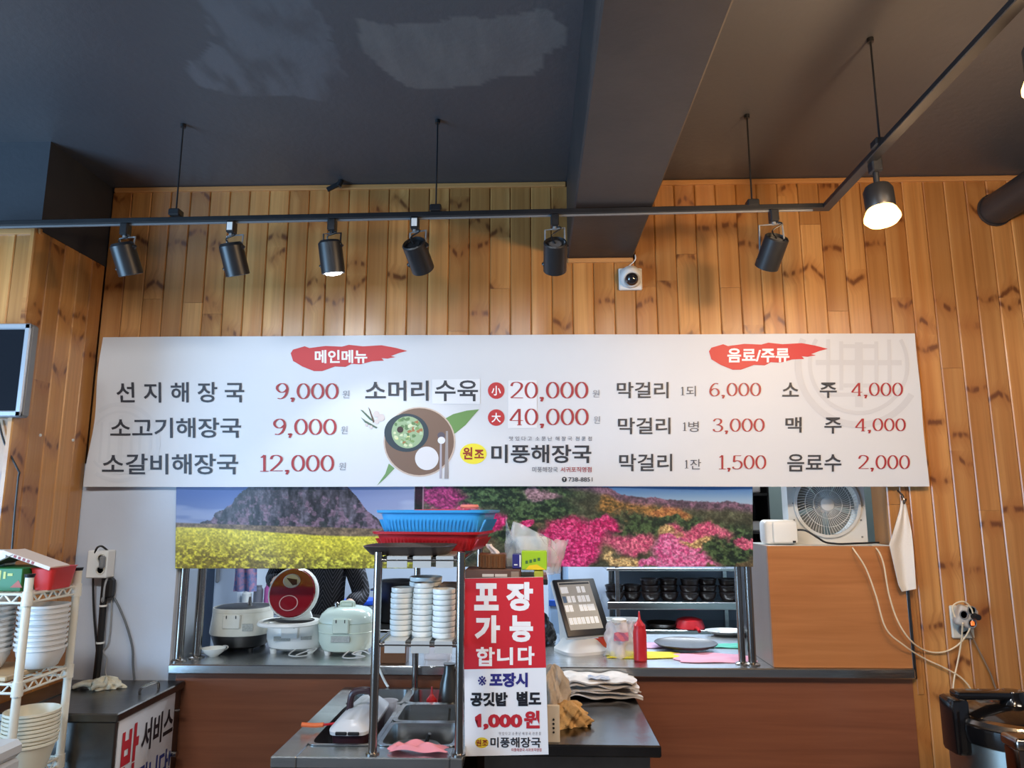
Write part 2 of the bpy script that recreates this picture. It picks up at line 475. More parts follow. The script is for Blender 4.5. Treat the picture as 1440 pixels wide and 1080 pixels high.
# back wall: backing slab with the opening cut out, pine boards in front of it
XR = 3.3
wb = B()
wb.box2((XL - .1, .018, ZHEAD), (XO1, .12, ZC + .05))
wb.box2((XO1 + .002, .018, 0), (XR, .12, ZC + .05))
wall_back = struct('wall_back', wb, mat('wall_backing', (92, 62, 38), .7))
ZSPLIT = P(200, 600).z
ww = B(); ww.box2((XL - .1, -.002, 0), (XO0, .14, ZHEAD - .002))
struct('wall_white', ww, WPAINT)

def board(w, h, t=.018, ch=.004):
    """one tongue-and-groove board, chamfered along both edges, origin at the middle of its foot"""
    hw = w / 2 - .0008
    b = B()
    pr = [(-hw, 0), (-hw, -t + ch), (-hw + ch, -t), (hw - ch, -t), (hw, -t + ch), (hw, 0)]
    b.rings([[V((x, y + t, 0)) for x, y in pr], [V((x, y + t, h)) for x, y in pr]])
    return b
def place_board(parent, x, y, z0, z1, w, rotz=0):
    o = obj('plank', board(w, z1 - z0 - .001), PINE, parent, smooth=0)
    o.location = (x, y, z0); o.rotation_euler = (0, 0, rotz)
    return o
PW = .0905
n = int((XR - XL) / PW)
for i in range(n):
    x = XL + PW * (i + .5)
    if x - PW / 2 > 2.5: break
    full = x + PW * .3 > XO1
    lo = 0.0 if full else ZHEAD
    cuts = []
    if full: cuts = [P(1340, 525 + (i % 2) * 190 + random.uniform(-8, 8)).z] if i % 3 else []
    elif random.random() < .35: cuts = [random.uniform(ZHEAD + .35, ZC - .2)]
    top = ZC - .022
    if bx0 - .02 < x < bx1 + .02: top = bz - .02
    zs = [lo] + [c for c in cuts if lo + .1 < c < top - .1] + [top]
    for a, b_ in zip(zs, zs[1:]):
        place_board(wall_back, x, .0, a, b_, PW)
jt = B().box2((XO1 - .004, -.004, ZCT - .1), (XO1 + .02, .25, ZHEAD), .002)
struct('trim_1', jt, PINE)
t2 = B().box2((XL + .01, -.012, ZC - .024), (bx0 - .002, .016, ZC - .001), .004)
struct('trim_2', t2, laminate('moulding_wood', (206, 150, 92), (190, 132, 76)))
t3 = B().box2((bx1 + .002, -.012, ZC - .024), (XR, .016, ZC - .001), .004)
struct('trim_3', t3, MATS['moulding_wood'])
t4 = B().box2((bx0, -.012, bz - .022), (bx1, .016, bz - .001), .004)
struct('trim_4', t4, MATS['moulding_wood'])
# left wall block: pine below, dark paint above
wl = B().box2((-4.4, YB + .018, 0), (XL - .018, .1, ZLW))
wall_left = struct('wall_left', wl, MATS['wall_backing'])
struct('wall_left_upper', B().box2((-4.4, YB + .006, ZLW + .001), (XL - .002, .12, ZC + .05)), DARK)
k = 0
y = -.002
while y - .0905 > YB - .06:
    place_board(wall_left, XL, y - .0452, 0, ZLW - .001 - (0), .0905 if y - .0905 > YB else .0905, R(90)).location.x = XL
    y -= .0905
for i in range(14):
    place_board(wall_left, XL - .002 - PW * (i + .5), YB, 0, ZLW - .001, PW)
struct('trim_5', B().box2((-4.4, YB - .012, ZLW - .02), (XL + .01, YB + .004, ZLW + .004), .003), MATS['moulding_wood'])
# kitchen shell
KW = mat('kitchen_wall_paint', (196, 208, 224), .5, vary=(2, (184, 197, 215)))
KY = 3.0
struct('wall_kitchen_back', B().box2((-2.6, KY, 0), (2.6, KY + .1, 2.6)), KW)
struct('wall_kitchen_left', B().box2((-2.6, .145, 0), (-2.5, KY - .002, 2.6)), KW)
struct('wall_kitchen_jamb', B().box2((XO0 - .1, .145, 0), (XO0 - .002, .21, 2.6)), KW)
struct('wall_kitchen_front', B().box2((-2.498, .145, 0), (XO0 - .102, .2, 2.6)), KW)
struct('wall_kitchen_right', B().box2((2.4, .125, 0), (2.5, KY - .002, 2.6)), KW)
struct('ceiling_kitchen', B().box2((-2.6, .125, 2.602), (2.6, KY + .1, 2.7)), mat('kitchen_ceiling_paint', (214, 216, 220), .7))
pgx0, pgx1 = P(1072, 720, .75).x, 2.398
struct('wall_kitchen_partition', B().box2((pgx0, .75, 0), (pgx1, .80, 2.6)), mat('pale_green_panel', (158, 178, 176), .35, vary=(2, (146, 166, 166))))

# ============================================================ BANNER
def bdisp(x, z):
    return .004 * math.sin(x * 3.1 + 1) + .003 * math.sin(x * 7.3 + z * 4) + .012 * math.exp(-((x - P(140, 580).x) / .16) ** 2) * math.sin(z * 14) \
        + .004 * math.exp(-((x - P(1290, 560).x) / .12) ** 2) * math.sin(z * 17 + x * 9)
def bpt(px, py, layer=0):
    p = P(px, py, -.030); p.y += bdisp(p.x, p.z) * .8 - .0009 * layer - (.0009 if layer else 0)
    return p
def bquad(u, v):
    l = (143 - 25 * v ** 1.15, 473.5 + 211 * v); r = (1287 + 19 * v, 468.5 + 215.5 * v)
    return l[0] + (r[0] - l[0]) * u, l[1] + (r[1] - l[1]) * u + math.sin(u * 9) * .4
banner = thing('menu_banner', 'long white vinyl menu banner with Korean dishes and prices across the pine wall', 'banner', P(712, 684, -.03))
bb = B().grid(150, 28, lambda u, v: bpt(*bquad(u, v))).shell(.0008)
sheet = obj('sheet', bb, mat('banner_vinyl', (212, 213, 216), .58, vary=(1.2, (206, 208, 212))), banner, world=True, smooth=40)
INKD, INKR, INKG = (48, 50, 58), (160, 44, 48), (128, 130, 138)
def bprint(ox=0, oy=0, s=1): return Print(banner, bpt, (ox, oy, s))
pr = bprint(100, 450, 3.6)
pr.text('선 지 해 장 국', (228, 315, 878, 418), INKD, .014)
pr.text('소고기해장국', (193, 495, 862, 597), INKD, .014)
pr.text('소갈비해장국', (162, 677, 847, 782), INKD, .014)
pr.price('9,000', (1038, 320, 1355, 402), INKR); pr.price('9,000', (1025, 500, 1345, 583), INKR); pr.price('12,000', (960, 683, 1333, 768), INKR)
for r_ in ((1375, 358, 1410, 396), (1368, 538, 1400, 577), (1357, 722, 1391, 760)): pr.text('원', r_, INKG, -.004)
def brush(cx0, cy0, w, h):
    pts = [(0, .30), (.02, .16), (.12, .03), (.16, .10), (.30, .02), (.44, .05), (.50, -.02), (.62, .04), (.78, .0), (.90, .10), (1.0, .22), (.93, .30), (.86, .42), (.90, .46), (.83, .52), (.78, .50), (.80, .60), (.70, .62), (.60, .74), (.52, .72), (.47, .84), (.38, .82), (.27, 1.0), (.20, 1.0), (.10, .82), (.02, .60)]
    return [(cx0 + w * a, cy0 + h * b_) for a, b_ in pts]
pf = bprint()
pf.shape(brush(409, 486, 164, 36), (196, 48, 50), 1, 'brush_stroke'); pf.shape(brush(997, 483, 166, 37), (196, 48, 50), 1, 'brush_stroke')
pf.text('메인메뉴', (443, 492.5, 517, 511), (238, 238, 240), .028, 2); pf.text('음료/주류', (1022.7, 490, 1109.3, 510), (238, 238, 240), .028, 2)
pr = bprint(480, 450, 3.6)
PATCH = (224, 225, 228)
pr.shape([(460, 302), (702, 298), (703, 425), (461, 425)], PATCH, 1, 'patch'); pr.shape([(845, 306), (990, 304), (992, 546), (843, 549)], PATCH, 1, 'patch')
pr.text('소머리', (122, 308, 442, 410), INKD, .014); pr.text('수육', (475, 306, 692, 412), INKD, .014)
for cy, ch in ((357, '小'), (494, '大')):
    pr.disc(784, cy, 42, 42, (186, 44, 46), 1, 'badge'); pr.text(ch, (760, cy - 24, 808, cy + 25), (240, 238, 238), .02)
pr.price('20,000', (855, 312, 1250, 398), INKR); pr.price('40,000', (850, 447, 1252, 533), INKR)
pr.text('원', (1272, 354, 1306, 391), INKG, -.004); pr.text('원', (1278, 487, 1309, 524), INKG, -.004)
pr = bprint(640, 600, 6.545)
pr.text('맛 있 다 고  소 문 난  해 장 국  전 문 점', (497, 89, 1258, 130), (96, 92, 100), .0)
pr.text('미풍해장국', (333, 165, 1255, 335), (40, 42, 50), .02)
pr.text('미풍해장국', (710, 370, 945, 419), (92, 92, 100), .0); pr.text('서귀포직영점', (970, 370, 1257, 419), (160, 60, 62), .012)
pr.text('738-8851', (1043, 466, 1265, 505), (60, 60, 68), .01); pr.disc(1005, 485, 23, 24, (40, 40, 46), 1, 'badge'); pr.text('T', (995, 473, 1015, 497), (230, 230, 232), .02)
pr.disc(168, 250, 122, 95, (230, 216, 56), 1, 'badge')
pr.text('원', (72, 190, 160, 302), (150, 44, 30), .03); pr.text('조', (178, 212, 266, 292), (150, 44, 30), .03)
pr = bprint(840, 450, 3)
for body, r_ in (('막걸리', (82, 262, 300, 330)), ('막걸리', (87, 412, 308, 482)), ('막걸리', (92, 565, 315, 638)), ('소', (778, 265, 848, 324)), ('주', (935, 265, 1007, 330)),
                 ('맥', (792, 410, 860, 476)), ('주', (955, 412, 1027, 480)), ('음료수', (800, 566, 1027, 640))): pr.text(body, r_, INKD, .014)
for body, x0, y0, x1, y1 in (('되', 352, 278, 415, 322), ('병', 360, 428, 427, 472), ('잔', 368, 587, 437, 630)):
    pr.text(body, (x0 + 23, y0, x1, y1), (80, 82, 90), .0); pr.price('1', (x0, y0 + 4, x0 + 16, y1 - 4), (80, 82, 90))
for body, r_ in (('6,000', (472, 265, 690, 322)), ('3,000', (485, 415, 705, 472)), ('1,500', (512, 570, 712, 630)), ('4,000', (1067, 265, 1287, 322)), ('4,000', (1083, 415, 1300, 470)), ('2,000', (1097, 570, 1315, 630))):
    pr.price(body, r_, INKR)
# pale lattice emblems behind the writing
def emblem(cx, cy, s, clip, col):
    qs = []
    for r0, r1 in ((.88, .98), (.72, .78)):
        for i in range(60):
            a0, a1 = R(6 * i), R(6 * i + 6)
            qs.append([(cx + s * r * math.cos(a), cy + s * r * math.sin(a)) for r, a in ((r0, a0), (r1, a0), (r1, a1), (r0, a1))])
    for x0, x1, y0, y1 in ((-.06, .06, -.66, .66), (-.5, -.44, -.5, .5), (.44, .5, -.5, .5), (-.66, .66, -.06, .02), (-.3, -.24, -.45, .4), (.24, .3, -.45, .4),
                           (-.3, .3, -.5, -.44), (-.5, .5, .44, .5), (-.3, .3, .3, .36), (-.3, .3, -.3, -.24)):
        nn = 8
        for i in range(nn):
            ya, yb = y0 + (y1 - y0) * i / nn, y0 + (y1 - y0) * (i + 1) / nn
            qs.append([(cx + s * x0, cy + s * ya), (cx + s * x1, cy + s * ya), (cx + s * x1, cy + s * yb), (cx + s * x0, cy + s * yb)])
    ok = [q_ for q_ in qs if all(clip(*p_) for p_ in q_)]
    bprint().strips(ok, col, .35, 'emblem')
emblem(1207, 512, 92, lambda x, y: y > 471 and x < 1286, (197, 198, 202))
emblem(168, 622, 58, lambda x, y: x > 130 and y < 682, (204, 206, 210))
# the printed dish
pr = bprint(500, 560, 8)
pr.shape([(1000, 235), (1100, 180), (1250, 140), (1390, 125), (1310, 215), (1240, 300), (1130, 390), (1080, 420)], (104, 142, 78), .5, 'leaf')
pr.shape([(375, 735), (335, 850), (240, 985), (330, 905), (440, 790)], (110, 146, 92), .5, 'leaf')
pr.disc(720, 492, 404, 392, (196, 176, 160), .8, 'plate_rim'); pr.disc(720, 490, 388, 376, (118, 92, 76), 1, 'plate')
pr.disc(575, 390, 250, 215, (46, 58, 66), 1.3, 'bowl'); pr.disc(588, 385, 180, 180, (150, 172, 132), 1.6, 'soup')
rng = random.Random(4)
for i in range(46):
    a, rr = rng.uniform(0, 6.28), 160 * math.sqrt(rng.random()); c = rng.choice([(120, 150, 92), (206, 210, 170), (96, 126, 80), (216, 214, 150), (176, 196, 160), (160, 110, 70)])
    pr.shape([(588 + rr * math.cos(a) + rng.uniform(12, 34) * math.cos(t), 385 + rr * math.sin(a) + rng.uniform(10, 26) * math.sin(t)) for t in [k * 1.05 for k in range(6)]], c, 1.9 + i * .004, 'garnish')
pr.disc(505, 355, 36, 36, (60, 40, 36), 2.2, 'garnish')
pr.disc(803, 677, 132, 132, (214, 212, 214), 1.3, 'rice')
pr.disc(965, 420, 42, 38, (90, 82, 92), 1.5, 'spoon'); pr.disc(968, 475, 42, 40, (222, 220, 226), 1.6, 'spoon')
pr.shape([(952, 500), (972, 500), (972, 905), (945, 905)], (170, 164, 172), 1.5, 'spoon'); pr.shape([(1018, 370), (1042, 370), (1046, 905), (1000, 905)], (150, 142, 140), 1.5, 'chopsticks')
for pts, c in (([(55, 130), (85, 140), (185, 235), (195, 260), (160, 240)], (84, 104, 80)), ([(145, 100), (165, 130), (215, 260), (200, 280), (165, 170)], (96, 74, 60)), ([(60, 215), (110, 250), (250, 330), (235, 342), (110, 275)], (84, 104, 84))):
    pr.shape(pts, c, 1, 'chilli')
for cx, cy, r_ in ((235, 180, 34), (288, 220, 40), (240, 265, 26), (125, 300, 18), (175, 325, 20)): pr.disc(cx, cy, r_, r_ * 1.05, (206, 192, 188), 1, 'garlic')

# ============================================================ POSTERS in the opening
YP = -.010
def poster_grid(x0, x1, y0, y1, w, h):
    X, Y = np.meshgrid(np.linspace(x0, x1, w), np.linspace(y0, y1, h))
    tl, tr, bl, br = (np.array(P(a, b_, YP)) for a, b_ in ((x0, y0), (x1, y0), (x0 - 2, y1), (x1 + 1, y1)))
    u, v = ((X - x0) / (x1 - x0))[..., None], ((Y - y0) / (y1 - y0))[..., None]
    pos = (tl * (1 - u) + tr * u) * (1 - v) + (bl * (1 - u) + br * u) * v
    pos[..., 1] += .004 * np.sin(X / 37.0)
    return X, Y, pos
PGLOSS = vcol('glossy_print', .32)
# canola field under a rocky peak
X, Y, pos = poster_grid(248, 582.5, 655, 799.5, 400, 174)
c = np.zeros(X.shape + (3,)) + np.array((72, 92, 150.))
c = blend(c, smooth01(X + (Y - 700) * 2, 250, 620) * .75, (158, 164, 190)); c = blend(c, smooth01(Y, 690, 740) * .5, (150, 156, 184))
c = blend(c, smooth01(fbm(X, Y * 4, .012, 3, 5), .6, .75) * .4, (182, 188, 208))
nz = fbm(X, Y, .05, 5, 6)
mpoly = [(283, 737), (300, 728), (312, 719), (335, 697), (350, 686), (375, 664), (420, 652), (470, 658), (490, 686), (503, 700), (515, 718), (541, 738), (552, 750), (283, 750)]
mm = inside(X + (nz - .5) * 8, Y + (nz - .5) * 8, mpoly).astype(float)
rock = np.array((80, 75, 84.)) * (.05 + 1.6 * fbm(X * 2.2, Y * .8, .09, 5, 8))[..., None]
rock = blend(rock, smooth01(fbm(X, Y, .16, 4, 9) + (Y - 720) * .006, .5, .68) * .75, (134, 104, 122))
rock = blend(rock, smooth01(fbm(X, Y, .11, 4, 10) + (Y - 735) * .004, .58, .66) * .8, (44, 50, 48))
c = c * (1 - mm[..., None]) + rock * mm[..., None]
hz = 737 + (X - 248) * .030
band = smooth01(Y, hz - 2, hz) * 1.0
c = c * (1 - band[..., None]) + band[..., None] * (np.array((112, 94, 74.)) * (.6 + .8 * fbm(X, Y * 2, .14, 3, 11))[..., None])
fy = hz + 8 + 3 * np.sin(X / 60)
fm = smooth01(Y, fy - 1.5, fy + 1)
sc_ = fbm(X, Y * 1.5, .34, 3, 12) * .5 + fbm(X, Y * 1.2, .16, 3, 13) * .5
dk = smooth01(sc_, .60, .42) * smooth01(Y, fy, fy + 45)
fld = blend(np.zeros_like(c) + np.array((206, 194, 62.)), dk * .85, (112, 98, 40)); fld = blend(fld, smooth01(sc_, .55, .7) * .6, (226, 214, 92))
c = c * (1 - fm[..., None]) + fld * fm[..., None]
land = np.maximum(mm, band)[..., None]; c = c * (1 - land + land * (.70 + .60 * fbm(X, Y, .45, 2, 77))[..., None])
p1 = thing('landscape_poster', 'glossy poster of a rocky peak above a yellow flower field', 'poster', P(415, 799, YP))
s1 = painted_grid('print_sheet', pos - np.array(p1.location), c, PGLOSS, p1)
m_ = s1.modifiers.new('thickness', 'SOLIDIFY'); m_.thickness = .001; m_.offset = 1
# pink azaleas on a mountain meadow
X, Y, pos = poster_grid(583.5, 1058, 655, 797, 560, 170)
nz, nf, ng = fbm(X, Y, .035, 4, 21), fbm(X, Y, .30, 3, 22), fbm(X, Y * 1.8, .10, 4, 23)
c = np.array((74, 78, 62.)) * (.45 + 1.0 * ng)[..., None]
c = blend(c, smooth01(nz, .5, .68) * .6, (122, 100, 74))
wxx, wyy = X + (nz - .5) * 40, Y + (nz - .5) * 30 + (nf - .5) * 6
def blob(cx, cy, rx, ry, soft=.35):
    d = np.sqrt(((wxx - cx) / rx) ** 2 + ((wyy - cy) / ry) ** 2); return smooth01(d, 1 + soft * .3, 1 - soft)
def leafy(m, ca, cb, s=.3, sd=30):
    global c
    t = smooth01(fbm(X, Y * 1.3, s, 3, sd), .35, .68)[..., None]
    col = np.array(ca, float) * (1 - t) + np.array(cb, float) * t
    c = c * (1 - m[..., None]) + col * m[..., None]
GD, GL, MG, PK, LP = (28, 44, 36), (76, 100, 66), (168, 34, 92), (224, 84, 144), (226, 140, 190)
for a in ((700, 690, 120, 26), (690, 740, 40, 20), (760, 720, 60, 22), (850, 738, 30, 20), (905, 742, 40, 18), (955, 735, 35, 20), (1025, 765, 40, 36), (1000, 790, 60, 10), (735, 755, 40, 14)): leafy(blob(*a), GD, GL, .2, 31)
leafy(blob(880, 712, 45, 16), (92, 76, 44), (158, 118, 66), .3, 33); leafy(blob(935, 720, 30, 10), (150, 96, 60), (196, 140, 84), .3, 33)
leafy(blob(610, 696, 45, 16), (110, 40, 78), (168, 64, 116), .3, 34); leafy(blob(760, 695, 26, 10), (120, 96, 104), (160, 130, 140), .3, 35)
for a in ((815, 760, 52, 34), (790, 785, 40, 30), (700, 735, 16, 18), (745, 738, 14, 7), (848, 735, 22, 12)): leafy(blob(*a), MG, PK, .32, 36)
for a in ((890, 762, 36, 20), (985, 750, 45, 14), (1045, 762, 18, 8), (640, 720, 40, 14)): leafy(blob(*a), (168, 66, 104), (222, 122, 150), .32, 37)
for a in ((955, 775, 40, 22), (930, 794, 70, 8), (990, 792, 45, 10)): leafy(blob(*a), (196, 84, 142), LP, .32, 38)
for a in ((878, 790, 24, 10), (945, 752, 14, 8), (985, 764, 30, 7)): leafy(blob(*a), (150, 122, 84), (222, 196, 140), .4, 39)
leafy(blob(1030, 785, 30, 16), GD, GL, .2, 31)
sk = np.interp(X, [583, 700, 800, 830, 862, 874, 910, 922, 936, 969, 1014, 1022, 1058], [640, 650, 676, 680, 688, 696, 701, 699, 703, 705, 707, 705, 711]) + (nf - .5) * 3
hill = smooth01(Y, sk + 16, sk + 6) * smooth01(X, 770, 800); leafy(hill * .85, (82, 66, 88), (132, 96, 124), .12, 40)
skm = smooth01(Y, sk + 1, sk - 1)
skyc = np.array((62, 112, 172.)) + (np.array((150, 176, 200.)) - np.array((62, 112, 172.))) * smooth01(Y, 680, 712)[..., None]
c = c * (1 - skm[..., None]) + skyc * skm[..., None]
c = c * (skm[..., None] + (1 - skm[..., None]) * (.62 + .76 * fbm(X, Y, .50, 2, 78))[..., None]); c[:, :14] *= .35; c[:, 14:16] = (150, 120, 130)
p2 = thing('landscape_poster', 'glossy poster of pink azaleas and dark pines on a mountainside', 'poster', P(820, 797, YP))
s2 = painted_grid('print_sheet', pos - np.array(p2.location), c, PGLOSS, p2)
m_ = s2.modifiers.new('thickness', 'SOLIDIFY'); m_.thickness = .001; m_.offset = 1

# ============================================================ TRACK LIGHTS
YT = -.536
tA, tB, tC = P(-60, 317, YT), P(613, 299.5, YT), P(1162, 291, YT)
ZT = tC.z
tD = PZ(1440, -6, ZT)
track = thing('lighting_track', 'black ceiling lighting track turning a corner above the banner', 'light track', (0, YT, ZT))
b = B()
def bar(b, p0, p1, w, h, bev=.002):
    d = V(p1) - V(p0); b.box((V(p0) + V(p1)) / 2, (d.length, w, h), bev, d.to_track_quat('X', 'Z').to_matrix())
bar(b, tA, tC + V((.017, 0, 0)), .034, .018); obj('rail', b, MBLACK, track, world=True)
b = B(); bar(b, tA - V((0, 0, .012)), tC - V((.05, 0, .012)), .006, .006, 0); obj('conductor_slot', b, GREY, track, world=True)
b = B(); bar(b, tC, tC + (tD - tC) * 1.5, .034, .018); obj('rail', b, MBLACK, track, world=True)
for px, py in ((247, 305), (613, 299), (1058, 292), (1238, 208)):
    p = P(px, py, YT) if px < 1200 else PZ(px, py, ZT)
    o = obj('hanger_clamp', B().box(p + V((0, 0, .014)), (.042, .040, .026), .004), MBLACK, track, world=True)
    rb = B(); rb.cyl(p + V((0, 0, .02)), (p.x, p.y, ZC - .001), .003); rb.cyl((p.x, p.y, ZC - .014), (p.x, p.y, ZC - .001), .010, .010, 16)
    obj('hanger_rod', rb, MBLACK, track, world=True)

LENS = mat('unlit_lens', (90, 92, 96), .15)
def spot_lamp(label, pa, top_px, axis, lit=None, back='cap'):
    """a can spotlight on a yoke, hung from an adapter in the track"""
    ax = V(axis).normalized()
    a = P(*pa, YT)
    L, rad = .118, .0425
    top = P(*top_px, YT - ax.y * .05)
    th = thing('track_spotlight', label, 'spotlight', a, 0, 'spotlights on the ceiling track')
    az = tA.z + (a.x - tA.x) / (tC.x - tA.x) * (tC.z - tA.z) - a.z
    obj('adapter', B().box((0, 0, az - .032), (.030, .034, .046), .004), MBLACK, th)
    if label.find('white tag') >= 0:
        obj('tag', B().box((0, -.0185, az - .032), (.020, .002, .030)), WHITE, th)
    t = top - a
    mid = t + ax * L * .45
    sx = V((1, 0, 0)); sx = (sx - ax * sx.x).normalized()
    q = ax.to_track_quat('Z', 'Y').to_matrix()
    body = B()
    prof = [(rad - .006, .012), (rad - .004, 0), (rad, .004), (rad, L - .002), (rad - .004, L), (rad - .006, L - .02)] if back == 'open' else \
           [(.006, -.004), (rad - .008, -.002), (rad, .008), (rad, L - .002), (rad - .004, L), (rad - .006, L - .02)]
    body.lathe(prof, t, 28, q)
    bo = obj('can', body, MBLACK, th)
    if back == 'open':
        obj('heat_sink', B().lathe([(rad - .007, 0), (rad - .007, .010), (.024, .004), (.022, -.004), (.004, -.004)], t + ax * .012, 24, q), LENS if 'ring' in label else BLACK, th)
    for s in (-1, 1):
        e = mid + sx * (rad + .004) * s
        obj('knob', B().cyl(e - sx * .004 * s, e + sx * .012 * s, .010, .010, 14), MBLACK, th)
    yk = B(); e0, e1 = mid - sx * (rad + .007), mid + sx * (rad + .007); cz = az - .062
    yk.tube([e0, V((e0.x, e0.y * .4, cz)), V((0, 0, cz)), V((e1.x, e1.y * .4, cz)), e1], .0035, 6, 0)
    yk.cyl((0, 0, cz - .002), (0, 0, az - .05), .008)
    obj('yoke', yk, GREY if lit is None else MBLACK, th)
    cb = B(); cb.tube([(0.004, -.004, az - .055), (.022, -.02, cz - .006), (-.012, -.015, t.z * .5 + cz * .5), t + ax * .006], .0028, 6)
    obj('cable', cb, BLACK, th)
    f = t + ax * (L - .006)
    if lit:
        lc, pw, size = lit
        obj('lens', B().lathe([(rad - .007, 0), (rad - .016, .012), (.004, .016)], f - ax * .002, 24, q), mat('lit_lens_%d' % pw, (255, 255, 255), .3, emit=((245, 250, 255), 14)), th)
    else:
        obj('lens', B().lathe([(rad - .007, 0), (.004, .002)], f - ax * .008, 24, q), LENS, th)
    if lit:
        ld = bpy.data.lights.new('spot_beam', 'SPOT'); ld.energy = lit[1]; ld.color = lit[0]; ld.spot_size = R(lit[2]); ld.spot_blend = .35; ld.shadow_soft_size = .03
        lo = bpy.data.objects.new('spot_beam', ld); COL.objects.link(lo); lo.location = a + f + ax * .03
        lo.rotation_euler = ax.to_track_quat('-Z', 'Y').to_euler()
    return th
COOL = (.93, .97, 1.0)
spot_lamp('black track spotlight nearest the left wall, tilted to the right', (178, 308.5), (171, 342), (.16, .40, -.90))
spot_lamp('second black track spotlight from the left wall, with a white tag', (327, 304), (324, 342), (.13, .40, -.90))
spot_lamp('switched-on black track spotlight with a glowing white lens', (468, 302), (463.5, 339), (.10, .22, -.97), lit=(COOL, 10, 95))
spot_lamp('black track spotlight with an open dark back and white tag', (584, 300.5), (581, 341), (.20, .78, -.60), back='open')
spot_lamp('black track spotlight in front of the ceiling beam, pale ring inside', (780, 298), (781, 340), (.0, .76, -.65), back='open')
spot_lamp('black track spotlight nearest the glowing bulb, pale ring inside, leaning left', (1087, 292.5), (1093, 333), (-.16, .66, -.73), back='open')
WARM = (1.0, .66, .36)
def bulb_lamp(label, base, tilt, power, cord_to=None):
    th = thing('reflector_bulb_lamp', label, 'lamp', base, 0, 'glowing warm reflector bulbs')
    q = V(tilt).normalized().to_track_quat('Z', 'Y').to_matrix()
    obj('adapter', B().box((0, 0, -.012), (.032, .036, .05), .004), MBLACK, th)
    obj('swivel', B().cyl((0, 0, -.03), (0, 0, -.085), .009), MBLACK, th)
    t = V((0, 0, -.078))
    obj('socket', B().lathe([(.01, 0), (.036, .006), (.043, .02), (.043, .075), (.040, .082), (.01, .082)], t, 26, q), MBLACK, th)
    obj('bulb', B().lathe([(.034, .074), (.044, .088), (.052, .108), (.052, .116), (.042, .128), (.02, .135), (.002, .136)], t, 28, q), mat('glowing_bulb', (255, 220, 170), .3, emit=((255, 196, 104), 7)), th)
    if cord_to is not None: obj('cord', B().cyl((0, 0, .01), (0, 0, cord_to), .004), MBLACK, th)
    ld = bpy.data.lights.new('bulb_glow', 'POINT'); ld.energy = power; ld.color = WARM; ld.shadow_soft_size = .055
    lo = bpy.data.objects.new('bulb_glow', ld); COL.objects.link(lo); lo.location = V(base) + t + V(tilt).normalized() * .205
b1 = PZ(1230, 226, ZT)
bulb_lamp('glowing warm reflector bulb hanging under the bent lighting track', b1 - V((0, 0, .004)), (.015, -.10, -1), 12)
b3 = tC + (tD - tC) * 1.42  # added bulb out of view that warms the right side of the ceiling
bulb_lamp('added unseen warm reflector bulb near the end of the bent lighting track', b3 - V((0, 0, .004)), (.015, -.10, -1), 20)
b2 = P(1462, 8, -1.56)
bulb_lamp('glowing warm reflector bulb cut off by the right picture edge', b2, (0, 0, -1), 52, ZC - b2.z - .001)

# ============================================================ WALL-MOUNTED THINGS
c0 = P(886, 393)
cc = thing('dome_camera', 'white dome security camera on the pine wall below the beam', 'camera', c0 + V((0, -.001, 0)))
obj('mount_plate', B().box((0, -.008, -.002), (.100, .016, .098), .004), WHITE, cc)
rr = V((0, -.82, -.57)).normalized().to_track_quat('Z', 'Y').to_matrix()
obj('housing', B().lathe([(.046, 0), (.047, .024), (.043, .04), (.034, .048), (.030, .046)], (0, -.012, .012), 28, rr), WHITE, cc)
obj('dome', B().lathe([(.029, .046), (.028, .054), (.023, .064), (.014, .071), (.003, .074)], (0, -.012, .012), 24, rr), mat('smoked_dome', (28, 28, 32), .08, coat=1), cc)
ob = B(); ob.tube([c0 + V((-.014, -.006, .05)), P(893, 366, -.008), P(893, 358, -.02)], .0025, 6)
obj('cable', ob, WHITE, cc, world=True)
dp = P(1398, 296)
b = B(); b.cyl((dp.x, .0, dp.z), (dp.x + .02, -2.2, dp.z + .005), .068, .068, 28)
duct = thing('ceiling_duct', 'dark round duct pipe running out of the pine wall', 'pipe', (dp.x, -.001, dp.z))
b2_ = B().cyl((0, 0, 0), (.02, -2.2, .005), .068, .068, 28); obj('pipe', b2_, CHAR, duct); b.b.free()
obj('wall_collar', B().lathe([(.069, 0), (.074, 0), (.074, .01), (.069, .01)], (0, -.001, 0), 28, V((0, -1, 0)).to_track_quat('Z', 'Y').to_matrix(), False, False), CHAR, duct)
# wire bracket by the ceiling
b = B(); k0 = P(470, 262, -.05); b.box(k0, (.07, .012, .02), .002, Matrix.Rotation(R(-28), 3, 'Y')); b.cyl(k0 + V((.02, 0, 0)), (k0.x + .03, k0.y, ZC - .001), .012)
tag(obj('cable_bracket', b, MBLACK, loc=k0, world=True), 'small black cable bracket stuck under the ceiling above the lit spotlight', 'bracket')
